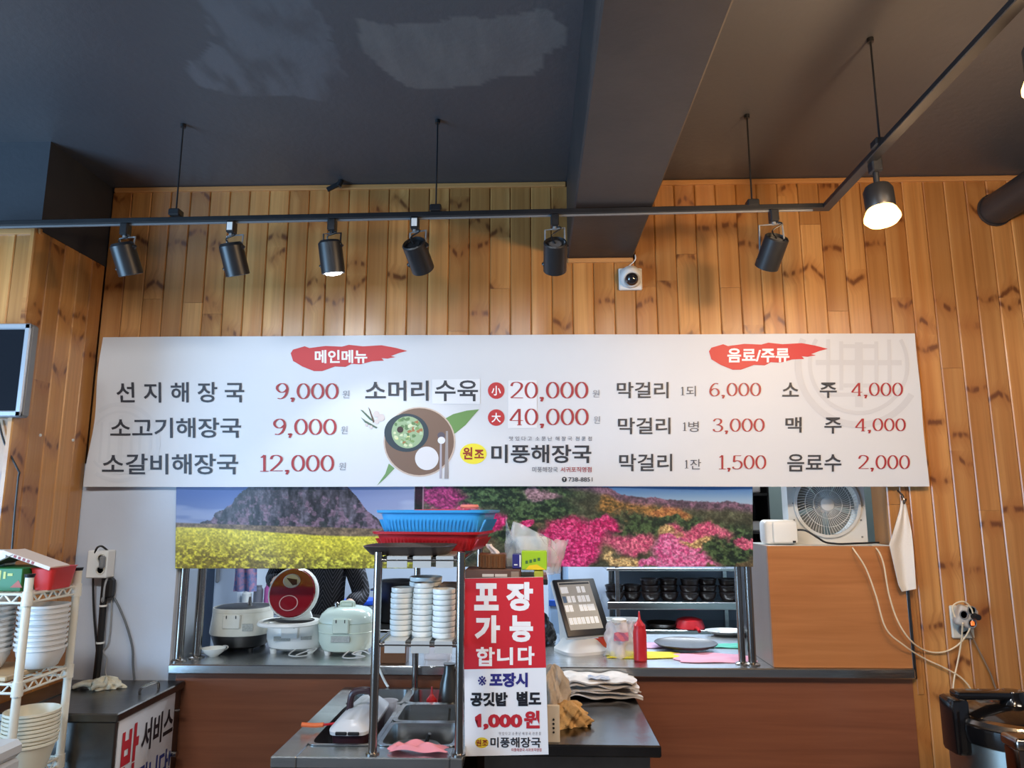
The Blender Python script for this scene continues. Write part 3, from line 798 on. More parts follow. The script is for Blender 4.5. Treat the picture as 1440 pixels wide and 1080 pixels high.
# monitor at the left edge
TVY = YB - .05
t0, t1 = P(-105, 456, TVY), P(29, 586, TVY)
tv = thing('wall_monitor', 'black wall monitor with a silver frame on the left pine wall', 'monitor', V(((t0.x + t1.x) / 2, YB - .001, t1.z)))
w_, h_ = t1.x - t0.x, t0.z - t1.z
obj('back_case', B().box((0, -.022, h_ / 2), (w_, .042, h_), .008), GREY, tv)
fr = B()
for sx in (-1, 1): fr.box((sx * (w_ / 2 - .011), -.047, h_ / 2), (.022, .012, h_), .004)
for sz in (0, 1): fr.box((0, -.047, .011 if not sz else h_ - .011), (w_, .012, .022), .004)
obj('frame', fr, mat('silver_plastic', (168, 176, 186), .3, .3), tv)
obj('screen', B().box((0, -.0455, h_ / 2), (w_ - .04, .004, h_ - .04)), mat('dark_glossy_screen', (22, 28, 36), .08), tv)
b = B(); b.tube([P(-2, 590, YB - .012), P(6, 622, YB - .012), P(26, 662, YB - .008), P(26, 670, YB - .008), P(21, 720, YB - .008), P(17, 772, YB - .008)], .0035, 6, 3)
tag(obj('monitor_cable', b, BLACK, loc=P(15, 770, YB - .008), world=True), 'thin black cable running down the left pine wall below the monitor', 'cable')
for px, py in ((56, 612), (102, 619)):
    q = PX(px, py, XL)
    b = B().lathe([(.006, 0), (.006, .004), (.003, .006), (.001, .006)], (0, 0, 0), 12, V((1, 0, 0)).to_track_quat('Z', 'Y').to_matrix())
    tag(obj('wall_pin', b, WHITE, loc=q), 'tiny white pin in the left pine wall, ' + ('nearer the monitor' if px < 80 else 'nearer the banner'), 'pin', 'white pins in the pine')
# socket on the right pine wall, with plugs and cords
so = thing('wall_socket', 'white double wall socket on the right pine wall', 'socket', P(1351, 874, -.001))
obj('plate', B().box((0, -.006, 0), (.086, .012, .125), .004), OFFW, so)
for dz in (-.030, .03):
    obj('outlet', B().lathe([(.022, 0), (.022, .005), (.018, .005), (.017, -.001), (.002, -.001)], (0, -.012, dz), 20, V((0, -1, 0)).to_track_quat('Z', 'Y').to_matrix()), GREY, so)
mt = thing('plug_adapter', 'pale multi-way plug adapter stuck in the right wall socket', 'adapter', P(1353, 866, -.018))
obj('body', B().box((0, -.022, 0), (.075, .036, .080), .012, Matrix.Rotation(R(20), 3, 'Y'), 3), mat('pale_grey_plastic', (186, 180, 172), .4), mt)
for dx, dz in ((.016, .026), (-.016, .010), (.012, -.022)):
    obj('outlet', B().lathe([(.017, 0), (.017, .004), (.014, .004), (.013, 0), (.002, 0)], (dx, -.040, dz), 18, V((0, -1, 0)).to_track_quat('Z', 'Y').to_matrix()), GREY, mt)
obj('switch', B().box((.012, -.044, -.022), (.014, .006, .016), .002), mat('orange_switch', (230, 110, 50), .3, emit=((255, 120, 50), 1.2)), mt)
obj('plug', B().cyl((.022, -.040, .004), (.022, -.07, .004), .013, .011), BLACK, mt)
CORD = mat('cream_cord', (226, 208, 176), .45)
def cord(label, pts, m=CORD, r=.003, name='extension_cord'):
    b = B(); q = [P(x, y, Y) for x, y, Y in pts]; b.tube(q, r, 7, 5)
    return tag(obj(name, b, m, loc=q[-1], world=True), label, 'cord')
cord('cream power cord sagging from the box top and looping below the wall socket', [(1196, 767, .02), (1203, 776, -.05), (1218, 800, -.052), (1232, 838, -.052), (1246, 884, -.052), (1272, 908, -.05), (1298, 925, -.016), (1330, 940, -.014), (1354, 955, -.014), (1367, 975, -.014), (1356, 994, -.014), (1342, 985, -.014), (1341, 960, -.014), (1348, 925, -.014), (1352, 900, -.03), (1354, 876, -.062)])
cord('cream power cord hanging in a shallow curve from the box top to the wall socket', [(1228, 767, .02), (1236, 776, -.05), (1243, 795, -.052), (1250, 835, -.052), (1262, 872, -.052), (1280, 900, -.05), (1302, 915, -.016), (1326, 917, -.014), (1347, 907, -.02), (1362, 888, -.05), (1368, 862, -.06), (1356, 846, -.066), (1340, 852, -.066), (1343, 868, -.066)])
cord('grey power cord running down the right pine wall behind the large rice cooker', [(1361, 880, -.03), (1372, 905, -.012), (1392, 945, -.01), (1402, 972, -.008), (1425, 1020, -.008)], mat('grey_cord', (134, 112, 92), .5))

# ============================================================ KITCHEN COUNTER
cx0, cx1 = P(236, 940, -.035).x, P(1287, 940, -.035).x
ct = thing('kitchen_counter', 'long serving counter with steel top and brown front panel', 'counter', ((cx0 + cx1) / 2, .0, 0))
g = B().box2((cx0 + .02, -.004, .0), (cx1, .02, ZCT - .036)); obj('front_panel', g, BROWN, ct, world=True, smooth=0)
CTD = .72
g = B().box2((cx0, -.036, ZCT - .036), (cx1, CTD, ZCT), .004); obj('worktop', g, STEEL, ct, world=True)
g = B().box2((cx1 - .002, -.02, ZCT - .04), (cx1 + .014, .0, ZCT + .56), .003); obj('steel_edge', g, STEELD, ct, world=True)
ZP = ZHEAD - .002
POSTS = ((250.5, 933, .018), (276, 925, .018), (1044, 934, .014), (1058.5, 938, .016))
for px, py, r_ in POSTS:
    p = PZ(px, py, ZCT); p.y = max(p.y, .032); p.x = P(px, py, p.y).x
    pb_ = B().cyl(p, (p.x, p.y, ZP), r_, r_, 18)
    po = obj('post', pb_, CHROME, ct, world=True)
    fl = B().lathe([(r_ + .014, 0), (r_ + .014, .004), (r_ + .003, .010), (r_, .010)], (p.x, p.y, ZCT), 18); o = obj('post_foot', fl, CHROME, po, smooth=35)
    for v in o.data.vertices: v.co -= V(ct.location)
pj = B().box2((XO0 + .001, .02, ZCT + .001), (XO0 + .012, .20, ZHEAD - .01)); obj('side_panel', pj, mat('satin_steel_panel', (190, 198, 208), .4, .7), ct, world=True)

# ---- rice cookers
def ell(a, b_, n=32, p=2.4):
    out = []
    for i in range(n):
        t = 2 * math.pi * i / n; c_, s_ = math.cos(t), math.sin(t)
        out.append((a * math.copysign(abs(c_) ** (2 / p), c_), b_ * math.copysign(abs(s_) ** (2 / p), s_)))
    return out
def loft(prof, n=32, p=2.4):
    """squarish body: list of (half width, half depth, height)"""
    return [[V((x, y, z)) for x, y in ell(a, b_, n, p)] for a, b_, z in prof]
def feet(th, a, b_, m, h=.03):
    for sx in (-1, 1):
        for sy in (-1, 1):
            obj('foot', B().cyl((sx * a, sy * b_, .016), (sx * a, sy * b_, h + .006), .012, .017, 12), m, th)
LIDR = mat('glossy_red_lid', (132, 14, 26), .12, coat=.6)
LABELP = mat('grey_rating_plate', (176, 178, 172), .5, vary=(160, (150, 152, 148)))
def hinge(th, z, w, y, m=OFFW):
    obj('hinge_cover', B().box((0, y, z), (w, .014, .075), .005), m, th)
    for s in (-1, 1): obj('hinge_slot', B().box((s * w * .26, y - .0075, z + .024), (.004, .003, .016)), BLACK, th)
# left cooker: white upper half, black lower half
def seat(px, py, r_):
    q_ = PZ(px, py, ZCT); Yc = q_.y + r_; return V((P(px, py - 40, Yc).x, Yc, ZCT - .016 * .82))
KS = (.94, .94, .82)
p = seat(341, 919, .125)
rc = thing('rice_cooker', 'rice cooker with white upper half and black base, leftmost on the counter', 'rice cooker', p); rc.scale = KS
obj('base', B().rings(loft([(.085, .085, .022), (.118, .115, .04), (.132, .130, .085), (.136, .132, .1)])), BLACK, rc)
obj('body', B().rings(loft([(.138, .134, .099), (.142, .136, .105), (.134, .130, .19), (.132, .128, .215)])), OFFW, rc)
obj('lid', B().rings(loft([(.131, .127, .216), (.129, .125, .230), (.112, .11, .238), (.06, .06, .243), (.01, .01, .244)])), BLACK, rc)
obj('lid_band', B().rings(loft([(.1325, .1285, .214), (.1335, .1295, .217), (.131, .127, .236), (.128, .124, .236)]), False, False), OFFW, rc)
obj('steam_vent', B().cyl((.03, .0, .24), (.03, 0, .285), .012, .006), CHROME, rc)
hinge(rc, .175, .085, -.131); obj('rating_plate', B().box((.072, -.121, .145), (.046, .008, .038), .001, Matrix.Rotation(R(14), 3, 'Z')), LABELP, rc)
feet(rc, .075, .075, BLACK, .026)
obj('power_lead', B().tube([(-.05, -.12, .03), (-.03, -.15, .012), (-.005, -.14, .03), (-.03, -.128, .035), (-.06, -.15, .012), (-.12, -.175, .006), (-.23, -.17, .006), (-.29, -.19, .006)], .0035, 7), mat('grey_white_cord', (190, 190, 188), .4), rc)
# middle cooker: white, lid open and red inside
p = seat(420, 922, .12)
rc = thing('rice_cooker', 'white rice cooker with its glossy red lid standing open', 'rice cooker', p); rc.scale = (1.03, .96, .82)
obj('body', B().rings(loft([(.09, .09, .03), (.118, .115, .045), (.128, .125, .085), (.128, .125, .12), (.124, .12, .17)], p=2.2)), WHITE, rc)
obj('rim', B().rings(loft([(.125, .121, .168), (.127, .123, .174), (.122, .118, .186), (.104, .1, .186)], p=2.2), False, False), WHITE, rc)
obj('inner_pot', B().rings(loft([(.104, .1, .184), (.098, .094, .186), (.094, .09, .15), (.08, .08, .07), (.01, .01, .07)], p=2.1), False), mat('dark_pot_coating', (50, 50, 54), .3), rc)
hinge(rc, .135, .075, -.121, WHITE)
obj('rating_plate', B().box((-.03, -.124, .098), (.07, .006, .022), .001), LABELP, rc); obj('rating_plate', B().box((.066, -.108, .1), (.045, .006, .018), .001, Matrix.Rotation(R(22), 3, 'Z')), LABELP, rc)
feet(rc, .078, .078, WHITE, .034)
lt = Matrix.Rotation(R(-12), 3, 'X')
def lidpt(x, z, y): return V((-.014, -.10, .16)) + lt @ V((x, y, z))
def lidring(rx, rz, y, cz=.165, n=36): return [lidpt(rx * math.cos(2 * math.pi * i / n), cz + rz * math.sin(2 * math.pi * i / n), y) for i in range(n)]
lid = obj('lid', B().rings([lidring(.100, .128, -.004), lidring(.106, .134, .004), lidring(.108, .136, .022), lidring(.1, .128, .042), lidring(.06, .08, .052)]), WHITE, rc)
obj('lid_lining', B().rings([lidring(.099, .127, -.0035), lidring(.094, .121, -.012), lidring(.05, .065, -.016), lidring(.01, .012, -.016)], False), LIDR, lid)
q = lt @ V((0, -1, 0)); q = q.to_track_quat('Z', 'Y').to_matrix()
obj('steam_cap', B().lathe([(.037, 0), (.037, .012), (.032, .016), (.002, .016)], lidpt(-.004, .225, -.008), 24, q), mat('silver_cap', (190, 180, 178), .3, .6), lid)
obj('cap_opening', B().rings([[lidpt(-.026, .240, -.0265), lidpt(.020, .232, -.0265), lidpt(.022, .205, -.0265), lidpt(.004, .202, -.0265)], [lidpt(-.026, .240, -.02), lidpt(.020, .232, -.02), lidpt(.022, .205, -.02), lidpt(.004, .202, -.02)]]), mat('dark_red_opening', (60, 10, 14), .3), lid)
obj('lining_ring', B().lathe([(.036, 0), (.040, 0), (.040, .007), (.036, .007)], lidpt(-.006, .112, -.012), 28, q, False, False), mat('pale_seal', (200, 150, 150), .3), lid)
obj('hinge_arm', B().rings(loft([(.055, .02, .15), (.058, .022, .19), (.05, .018, .215)], 20, 3)), WHITE, rc)
rc.children[-1].location = (-.012, -.10, 0)
obj('power_lead', B().tube([(.03, -.10, .03), (.01, -.15, .008), (.05, -.175, .006), (.09, -.15, .008), (.11, -.1, .03), (.075, -.13, .02), (.04, -.155, .006)], .0035, 7), MATS['grey_white_cord'], rc)
# right cooker: pale green, closed
p = seat(489, 925, .12)
rc = thing('rice_cooker', 'pale green closed rice cooker with a handle on its lid', 'rice cooker', p); rc.scale = KS
PG = mat('pale_green_enamel', (206, 218, 204), .28)
obj('body', B().rings(loft([(.07, .07, .026), (.11, .108, .04), (.127, .122, .08), (.129, .124, .13), (.133, .127, .15), (.133, .127, .175)], p=2.3)), PG, rc)
obj('lid', B().rings(loft([(.130, .124, .176), (.131, .125, .185), (.120, .116, .215), (.095, .092, .24), (.05, .05, .252), (.01, .01, .254)], p=2.2)), mat('pale_green_gloss', (206, 222, 214), .16), rc)
hd = B(); hd.tube([(-.03, -.02, .245), (-.03, -.02, .268), (-.022, -.02, .276), (.022, -.02, .276), (.03, -.02, .268), (.03, -.02, .245)], .007, 8, 2); hd.box((0, -.02, .262), (.05, .02, .018), .003); obj('handle', hd, PG, rc)
obj('steam_valve', B().lathe([(.008, 0), (.008, .018), (.011, .02), (.011, .028), (.004, .034)], (-.048, -.03, .242), 16), CHROME, rc)
hinge(rc, .17, .075, -.128, PG); obj('rating_plate', B().box((0, -.1255, .105), (.085, .006, .03), .001), LABELP, rc)
obj('trim_ridge', B().rings(loft([(.1285, .1235, .126), (.132, .127, .130), (.1285, .1235, .134)], p=2.3), False, False), PG, rc)
feet(rc, .07, .07, WHITE, .032)
obj('power_lead', B().tube([(.04, -.1, .03), (.02, -.15, .006), (.07, -.17, .006), (.12, -.15, .01), (.06, -.14, .02), (.1, -.12, .03), (.14, -.15, .02)], .0035, 7), MATS['grey_white_cord'], rc)
# dish at the left end
o = obj('shallow_dish', B().lathe([(.018, 0), (.022, .004), (.038, .016), (.048, .030), (.050, .034), (.047, .033), (.036, .018), (.02, .008), (.002, .008)], (0, 0, 0), 28), CERAM, loc=PZ(293, 926, ZCT) + V((0, .045, 0)))
tag(o, 'small white ceramic dish on the counter beside the leftmost rice cooker', 'dish')

# ---- things on the right half of the counter
PO = PZ(823, 925, ZCT)
pos_ = thing('pos_terminal', 'white till terminal with a black-framed touch screen', 'terminal', PO + V((-.01, .14, 0)), R(25))
PW_ = mat('till_white', (214, 212, 208), .35)
obj('base', B().rings(loft([(.105, .10, 0), (.105, .10, .012), (.09, .085, .026), (.07, .06, .06)], 28, 3.5)), PW_, pos_)
obj('stand', B().rings([[V((x * .07, y * .022 + .03 + z * .18, z)) for x, y in ((-1, -1), (1, -1), (1, 1), (-1, 1))] for z in (.02, .1, .22)]), PW_, pos_)
tq = Matrix.Rotation(R(-33), 3, 'X'); tcn = V((0, -.005, .185))
def tb(x, y, z): return tcn + tq @ V((x, y, z))
scr = obj('screen_housing', B().box(tb(0, .012, 0), (.214, .022, .268), .008, tq, 2), PW_, pos_)
obj('bezel', B().box(tb(0, -.004, 0), (.212, .012, .266), .006, tq, 2), BLACK, scr)
sg = B().box(tb(-.006, -.0108, .006), (.160, .002, .222), 0, tq); obj('display', sg, mat('till_display', (150, 144, 132), .2, emit=((168, 160, 148), .6)), scr)
BTN = mat('till_button', (206, 204, 198), .3, emit=((214, 210, 204), .8)); BTB = mat('till_button_blue', (90, 110, 130), .3, emit=((90, 112, 136), .3))
obj('title_bar', B().box(tb(-.006, -.012, .108), (.15, .001, .008), 0, tq), BLACK, scr)
for rz, xs in ((.078, (-.068, -.05, .012, .036)), (.034, (-.07, -.048, -.026, .004, .024, .046)), (-.008, (-.07, -.05, .0, .02, .04, .058)), (-.066, (-.068, -.048, -.028, -.008, .014, .036, .058))):
    for x in xs: obj('screen_button', B().box(tb(x - .004, -.0122, rz), (.017, .001, .030), 0, tq), BTB if (rz == .034 and x == -.07) else BTN, scr)
# squeeze bottle
def squeeze(name, label, loc, s, m, tipm=None):
    t = thing(name, label, 'bottle', loc)
    obj('body', B().lathe([(.024 * s, 0), (.027 * s, .004 * s), (.027 * s, .11 * s), (.023 * s, .128 * s)], (0, 0, 0), 22), m, t)
    obj('nozzle_cap', B().lathe([(.0235 * s, .127 * s), (.0235 * s, .137 * s), (.014 * s, .148 * s), (.006 * s, .16 * s), (.003 * s, .19 * s), (.001, .191 * s)], (0, 0, 0), 18), tipm or m, t)
    return t
squeeze('squeeze_bottle', 'red plastic squeeze bottle on the counter beside the till', PZ(902, 931, ZCT) + V((0, .026, 0)), 1.02, RED)
def rag(name, label, cx, cy, w, d, m, seed, h=.012, z=ZCT, rot=0, cat='cloth', drape=None):
    """a crumpled cloth lying on a surface"""
    rg = np.random.RandomState(seed); ph = rg.rand(6) * 6.28
    cp = PZ(cx, cy, z)
    def fn(u, v):
        x, y = (u - .5) * w, (v - .5) * d
        e = 1 - .12 * math.sin(5 * u + ph[0]) * (2 * v - 1) ** 2
        x += .04 * w * math.sin(4 * v * 3 + ph[1]); y = y * e + .03 * d * math.sin(u * 9 + ph[2])
        zz = .003 + h * (.5 + .25 * math.sin(u * 11 + v * 5 + ph[3]) + .25 * math.sin(v * 9 - u * 6 + ph[4])) * min(1, 6 * min(u, 1 - u) + .3) * min(1, 6 * min(v, 1 - v) + .3)
        p_ = Matrix.Rotation(rot, 3, 'Z') @ V((x, y, zz))
        if drape is not None and cp.y + p_.y < drape:
            ov = drape - (cp.y + p_.y); p_.y += ov * .9; p_.z -= ov
        return p_
    b = B().grid(26, 20, fn); b.shell(.002)
    return tag(obj(name, b, m, loc=cp, smooth=80), label, cat)
rag('cleaning_cloth', 'yellow cleaning cloth spread under the red squeeze bottle', 905, 922, .30, .13, mat('yellow_cloth', (228, 210, 44), .8), 1, .008)
rag('cleaning_cloth', 'pink cleaning cloth hanging over the counter edge by the steel post', 1002, 926, .31, .17, mat('pink_cloth', (226, 160, 184), .8), 2, .008, drape=-.04)
rag('cleaning_cloth', 'lilac cleaning cloth showing behind the round tray', 925, 908, .16, .12, mat('lilac_cloth', (206, 168, 204), .8), 3, .006)
rag('cleaning_cloth', 'turquoise cleaning cloth lying right of the round tray', 1020, 909, .15, .10, mat('turquoise_cloth', (86, 186, 166), .8), 4, .006)
tr = obj('round_tray', B().lathe([(.11, 0), (.125, .004), (.138, .014), (.136, .016), (.122, .008), (.002, .007)], (0, 0, 0), 40), mat('dark_tray', (58, 56, 58), .35), loc=PZ(968, 916, ZCT) + V((0, .05, .014)))
tag(tr, 'dark round tray resting on the coloured cloths', 'tray')
rb_ = thing('small_basket', 'small orange-red plastic basket behind the till base', 'basket', PZ(842, 919, ZCT) + V((0, .06, 0)))
OR = mat('orange_red_plastic', (206, 62, 42), .35)
obj('tub', B().rings(loft([(.036, .036, 0), (.044, .044, .055), (.048, .048, .06), (.045, .045, .06), (.041, .041, .053), (.034, .034, .004), (.003, .003, .004)], 24, 4)), OR, rb_)
CLEAR = mat('clear_plastic', (232, 228, 232), .12, trans=.0, alpha=.42)
cb_ = thing('cup_bag', 'clear bag of disposable cups on the counter behind the yellow cloth', 'bag', PZ(874, 926, ZCT) + V((0, .05, 0)))
rg = np.random.RandomState(9)
def bagpt(u, v):
    a = u * 6.2832; r_ = (.052 + .010 * math.sin(a * 3 + v * 7) + .006 * math.sin(a * 7 - v * 5)) * (1 - .25 * v)
    return V((r_ * math.cos(a) * 1.2, r_ * math.sin(a), .002 + .135 * v + .006 * math.sin(a * 4)))
obj('bag_film', B().grid(40, 12, bagpt), CLEAR, cb_, smooth=80)
for i in range(3): obj('cup', B().lathe([(.022, .008 + i * .022), (.030, .07 + i * .022), (.031, .07 + i * .022), (.022, .010 + i * .022)], (.0, 0, 0), 20), mat('white_paper_cup', (226, 220, 214), .5), cb_)
obj('cup', B().lathe([(.030, .138), (.031, .150), (.026, .152), (.002, .152)], (.0, 0, 0), 20), OFFW, cb_)
obj('red_wrapper', B().grid(10, 6, lambda u, v: V((-.03 + .06 * u, -.058 + .008 * math.sin(u * 9 + v * 5), .07 + .035 * v))), mat('pink_print_film', (206, 120, 140), .3), cb_)
wt = thing('food_tub', 'white plastic tub behind the bag of cups', 'tub', PZ(880, 905, ZCT) + V((.0, .1, 0)))
obj('tub', B().rings(loft([(.07, .05, 0), (.08, .058, .09), (.084, .062, .094), (.078, .056, .094), (.066, .046, .004), (.004, .004, .004)], 24, 5)), WHITE, wt)

# ---- kitchen shelf with stacked stone bowls at the far side
SY0, SY1 = 2.35, 2.85
sl, sr = P(866, 850, SY0).x, P(1052, 850, SY0).x + .35
zb, zt, zu = P(900, 847, SY0).z, P(900, 799, SY0).z, P(900, 886, SY0).z
ks = thing('kitchen_shelf', 'steel kitchen shelf unit holding stacked black bowls', 'shelf', ((sl + sr) / 2, SY0, 0))
for z, t in ((zt, .02), (zb, .05), (zu, .045)):
    obj('shelf_board', B().box2((sl - .06, SY0, z - t), (sr, SY1, z), .003), STEEL, ks, world=True)
for x in (sl, sr - .4, sr - .03):
    for y in (SY0 + .002, SY1 - .032):
        obj('post', B().box2((x, y, 0), (x + .03, y + .03, zt + .35), .002), STEEL, ks, world=True)
obj('back_panel', B().box2((sl, SY1 + .001, zu), (sr, SY1 + .006, zt)), mat('grey_back_panel', (128, 140, 152), .5), ks, world=True)
STONE = mat('black_stoneware', (34, 26, 24), .28, vary=(14, (46, 34, 30)))
def ttuk(): return B().lathe([(r_ * .84, z_ * .95) for r_, z_ in ((.045, 0), (.055, .004), (.074, .03), (.078, .052), (.082, .055), (.082, .066), (.074, .067), (.070, .05), (.05, .012), (.002, .01))], (0, 0, 0), 22)
names = ['leftmost', 'second', 'third', 'fourth', 'fifth', 'sixth', 'rightmost']
for si, (px, n_) in enumerate(((864, 2), (889, 2), (914, 3), (941, 3), (969, 3), (996, 3), (1023, 3))):
    o = obj('stoneware_bowl', ttuk(), STONE)
    w = P(px, 846, SY0 + .13); stack('stoneware_bowl', o, (w.x, SY0 + .11 + .03 * (si % 2), zb), n_, .047, 'black stoneware bowl, %s of the ' + names[si] + ' stack on the kitchen shelf', 'bowl', 'stoneware bowls on the kitchen shelf', .006)
rl = thing('red_colander', 'red plastic colander on the lower kitchen shelf', 'colander', P(970, 884, SY0 + .1).xyz * 1)
rl.location.z = zu
obj('bowl', B().lathe([(.05, .075), (.09, .06), (.105, .02), (.108, .004), (.102, .006), (.085, .05), (.045, .066), (.002, .068)], (0, 0, 0), 24), RED, rl)
obj('handle', B().tube([(.02, -.10, .012), (.025, -.15, .02), (.028, -.19, .006)], .012, 8), RED, rl)
for px in (880, 932):
    o = obj('flat_pan', B().lathe([(.09, 0), (.11, .004), (.125, .03), (.122, .03), (.105, .008), (.002, .006)], (0, 0, 0), 24), STONE, loc=(P(px, 880, SY0 + .14).x, SY0 + .16, zu))
    tag(o, 'black flat pan on the lower kitchen shelf, ' + ('left one' if px < 900 else 'right one next to the colander'), 'pan', 'pans on the lower kitchen shelf')
# white bowl on the counter by the right posts
o = obj('oval_platter', B().rings(loft([(.06, .04, 0), (.09, .06, .012), (.11, .075, .022), (.107, .072, .023), (.06, .04, .006), (.003, .003, .006)], 28, 2)), CERAM, loc=PZ(1022, 898, ZCT) + V((.03, .1, 0)))
tag(o, 'white oval platter on the counter behind the turquoise cloth', 'platter')
# ---- behind the cookers
fr_ = thing('refrigerator', 'pale blue-white refrigerator at the back left of the kitchen', 'refrigerator', (P(320, 850, 2.35).x, 2.35, 0))
fx = P(300, 850, 2.35).x - fr_.location.x; fx2 = P(333, 850, 2.35).x - fr_.location.x
obj('cabinet', B().box2((fx, .02, 0.04), (fx2 + .02, .55, 1.75), .02), mat('fridge_white', (206, 216, 228), .3), fr_)
obj('door', B().box2((fx, -.02, .06), (fx2 + .02, .018, 1.73), .012), MATS['fridge_white'], fr_)
obj('handle', B().box2((fx + .02, -.05, 1.0), (fx + .045, -.02, 1.3), .008), GREY, fr_)
for sx in (fx + .03, fx2 - .03): obj('foot', B().cyl((sx, .1, 0), (sx, .1, .042), .02), BLACK, fr_)
ap = thing('hanging_apron', 'patterned blue and purple apron hanging on the kitchen wall', 'apron', P(343, 838, 2.2))
AP = mat('patterned_cloth', (76, 120, 170), .8, vary=(34, (186, 130, 150)))
obj('cloth', B().grid(14, 14, lambda u, v: V(((u - .5) * .16, .02 * math.sin(u * 14 + v * 3), .03 + v * .42))).shell(.004), AP, ap, smooth=80)
obj('hook', B().tube([(0, .0, .45), (0, .02, .48), (0, .45, .48), (0, .78, .48)], .005, 6, 2), CHROME, ap)
wtb = thing('work_table', 'steel work table along the back of the kitchen', 'table', (-1.85, 2.45, 0))
obj('top', B().box2((-.26, -.3, .80), (.95, .3, .84), .004), STEEL, wtb)
for sx in (-.22, .9):
    for sy in (-.26, .26): obj('leg', B().cyl((sx, sy, 0), (sx, sy, .802), .018), CHROME, wtb)
for px, m, lb, w_, h_ in ((363, mat('grey_jar', (110, 112, 122), .3), 'grey jar on the kitchen work table left of the person', .034, .14), (378, mat('magenta_jar', (186, 96, 160), .3), 'magenta jar on the kitchen work table left of the person', .034, .15), (347, CERAM, 'white tub on the kitchen work table beside the grey jar', .033, .1)):
    o = obj('storage_jar', B().lathe([(w_ * .8, 0), (w_, .006), (w_, h_ * .8), (w_ * .7, h_ * .9), (w_ * .7, h_), (.002, h_)], (0, 0, 0), 20), m, loc=(P(px, 840, 2.35).x, 2.35, .84)); tag(o, lb, 'jar')
bl_ = thing('storage_canister', 'steel canister with a bright blue lid behind the green cooker', 'canister', (P(508, 840, 1.5).x, 1.5, .84))
obj('body', B().lathe([(.10, 0), (.105, .005), (.105, .12), (.10, .125)], (0, 0, 0), 28), STEEL, bl_); obj('lid', B().lathe([(.112, .124), (.114, .13), (.11, .15), (.02, .155), (.002, .155)], (0, 0, 0), 28), mat('blue_lid', (30, 80, 200), .35), bl_)
wt2 = thing('prep_table', 'dark steel prep table behind the serving counter', 'table', (P(540, 860, 1.6).x, 1.6, 0))
obj('top', B().box2((-.42, -.28, .80), (.75, .28, .84), .004), STEELD, wt2)
for sx in (-.38, .7):
    for sy in (-.24, .24): obj('leg', B().cyl((sx, sy, 0), (sx, sy, .802), .018), CHROME, wt2)
for px, m, lb, r_, h_ in ((560, MBLACK, 'large black pot on the prep table behind the stacked dishes', .13, .24), (648, MBLACK, 'black pan on the prep table right of the large pot', .11, .12)):
    t_ = thing('cooking_pot', lb, 'pot', (P(px, 830, 1.65).x, 1.65, .84))
    obj('vessel', B().lathe([(r_ * .92, 0), (r_, .01), (r_, h_), (r_ + .008, h_), (r_ + .008, h_ + .008), (r_ - .004, h_ + .004), (r_ - .01, .012), (.002, .012)], (0, 0, 0), 28), m, t_)
    for s in (-1, 1): obj('handle', B().tube([(s * r_, -.03, h_ * .8), (s * (r_ + .035), -.03, h_ * .8), (s * (r_ + .035), .03, h_ * .8), (s * r_, .03, h_ * .8)], .007, 7, 2), CHROME, t_)
# tall blue-white water cooler seen beside the sign
wc = thing('water_cooler', 'pale blue cabinet with a blue band behind the till', 'cabinet', (P(786, 860, 1.9).x, 1.9, 0))
obj('body', B().box((0, .15, .66), (.13, .3, 1.32), .012), mat('pale_blue_panel', (160, 190, 226), .3), wc)
obj('band', B().box((0, -.002, P(786, 848, 1.9).z), (.132, .012, .04), .003), mat('blue_band', (40, 90, 190), .35), wc)
obj('seam', B().box((.02, -.002, 1.0), (.012, .006, .5)), mat('dark_seam', (24, 30, 44), .4), wc)
# dark rack with white tubs in the gap right of the azalea poster
dr = thing('dark_rack', 'dark shelf rack standing behind the wooden box', 'rack', (P(1062, 740, .5).x + .01, .5, 0))
obj('panel', B().box2((-.045, .2, ZCT + .001), (.06, .22, 1.95)), BLACK, dr)
for z in (.95, 1.28, 1.42, 1.6): obj('shelf', B().box2((-.045, .0, z), (.06, .2, z + .012)), BLACK, dr)
for s in (-1, 1): obj('side', B().box2((.0075 + s * .052 - .004, .0, ZCT + .001), (.0075 + s * .052 + .004, .2, 1.95)), BLACK, dr)
for z, ww_ in ((1.292, .05), (1.432, .06), (1.612, .05)):
    o = obj('white_tub', B().box((0, 0, .024), (ww_, .08, .046), .006), WHITE, loc=(dr.location.x + .006, .56, z)); tag(o, 'small white tub on the dark rack, %s one' % {1.292: 'lowest', 1.432: 'middle', 1.612: 'highest'}[z], 'tub', 'white tubs on the dark rack')

# ============================================================ WOODEN BOX WITH FAN
BX0, BX1 = P(1084, 860, -.02).x, P(1277, 860, -.02).x
BZ0, BZ1 = ZCT, P(1180, 768, -.02).z
bxo = thing('counter_box', 'large box with orange wood front standing on the counter', 'box', ((BX0 + BX1) / 2, -.02, ZCT))
hw, hh = (BX1 - BX0) / 2, BZ1 - BZ0
obj('front', B().box2((-hw, 0, .001), (hw, .016, hh), .001), LAM, bxo, smooth=0)
obj('side', B().box2((-hw, .0165, .001), (-hw + .012, .30, hh)), mat('brown_steel_side', (150, 130, 116), .42, .5), bxo, smooth=0); obj('side', B().box2((hw - .012, .0165, .001), (hw, .30, hh)), STEELD, bxo, smooth=0)
obj('top', B().box2((-hw + .0125, .0165, hh - .014), (hw - .0125, .30, hh)), WHITE, bxo, smooth=0)
obj('back', B().box2((-hw + .0125, .288, .001), (hw - .0125, .30, hh - .0145)), STEELD, bxo, smooth=0)
fc = P(1162, 709, .13)
fan = thing('box_fan', 'white box fan with a round wire grille on the wooden box', 'fan', (fc.x, .13, BZ1))
FW = mat('fan_white', (206, 208, 206), .35)
fz = fc.z - BZ1; hwf = .163
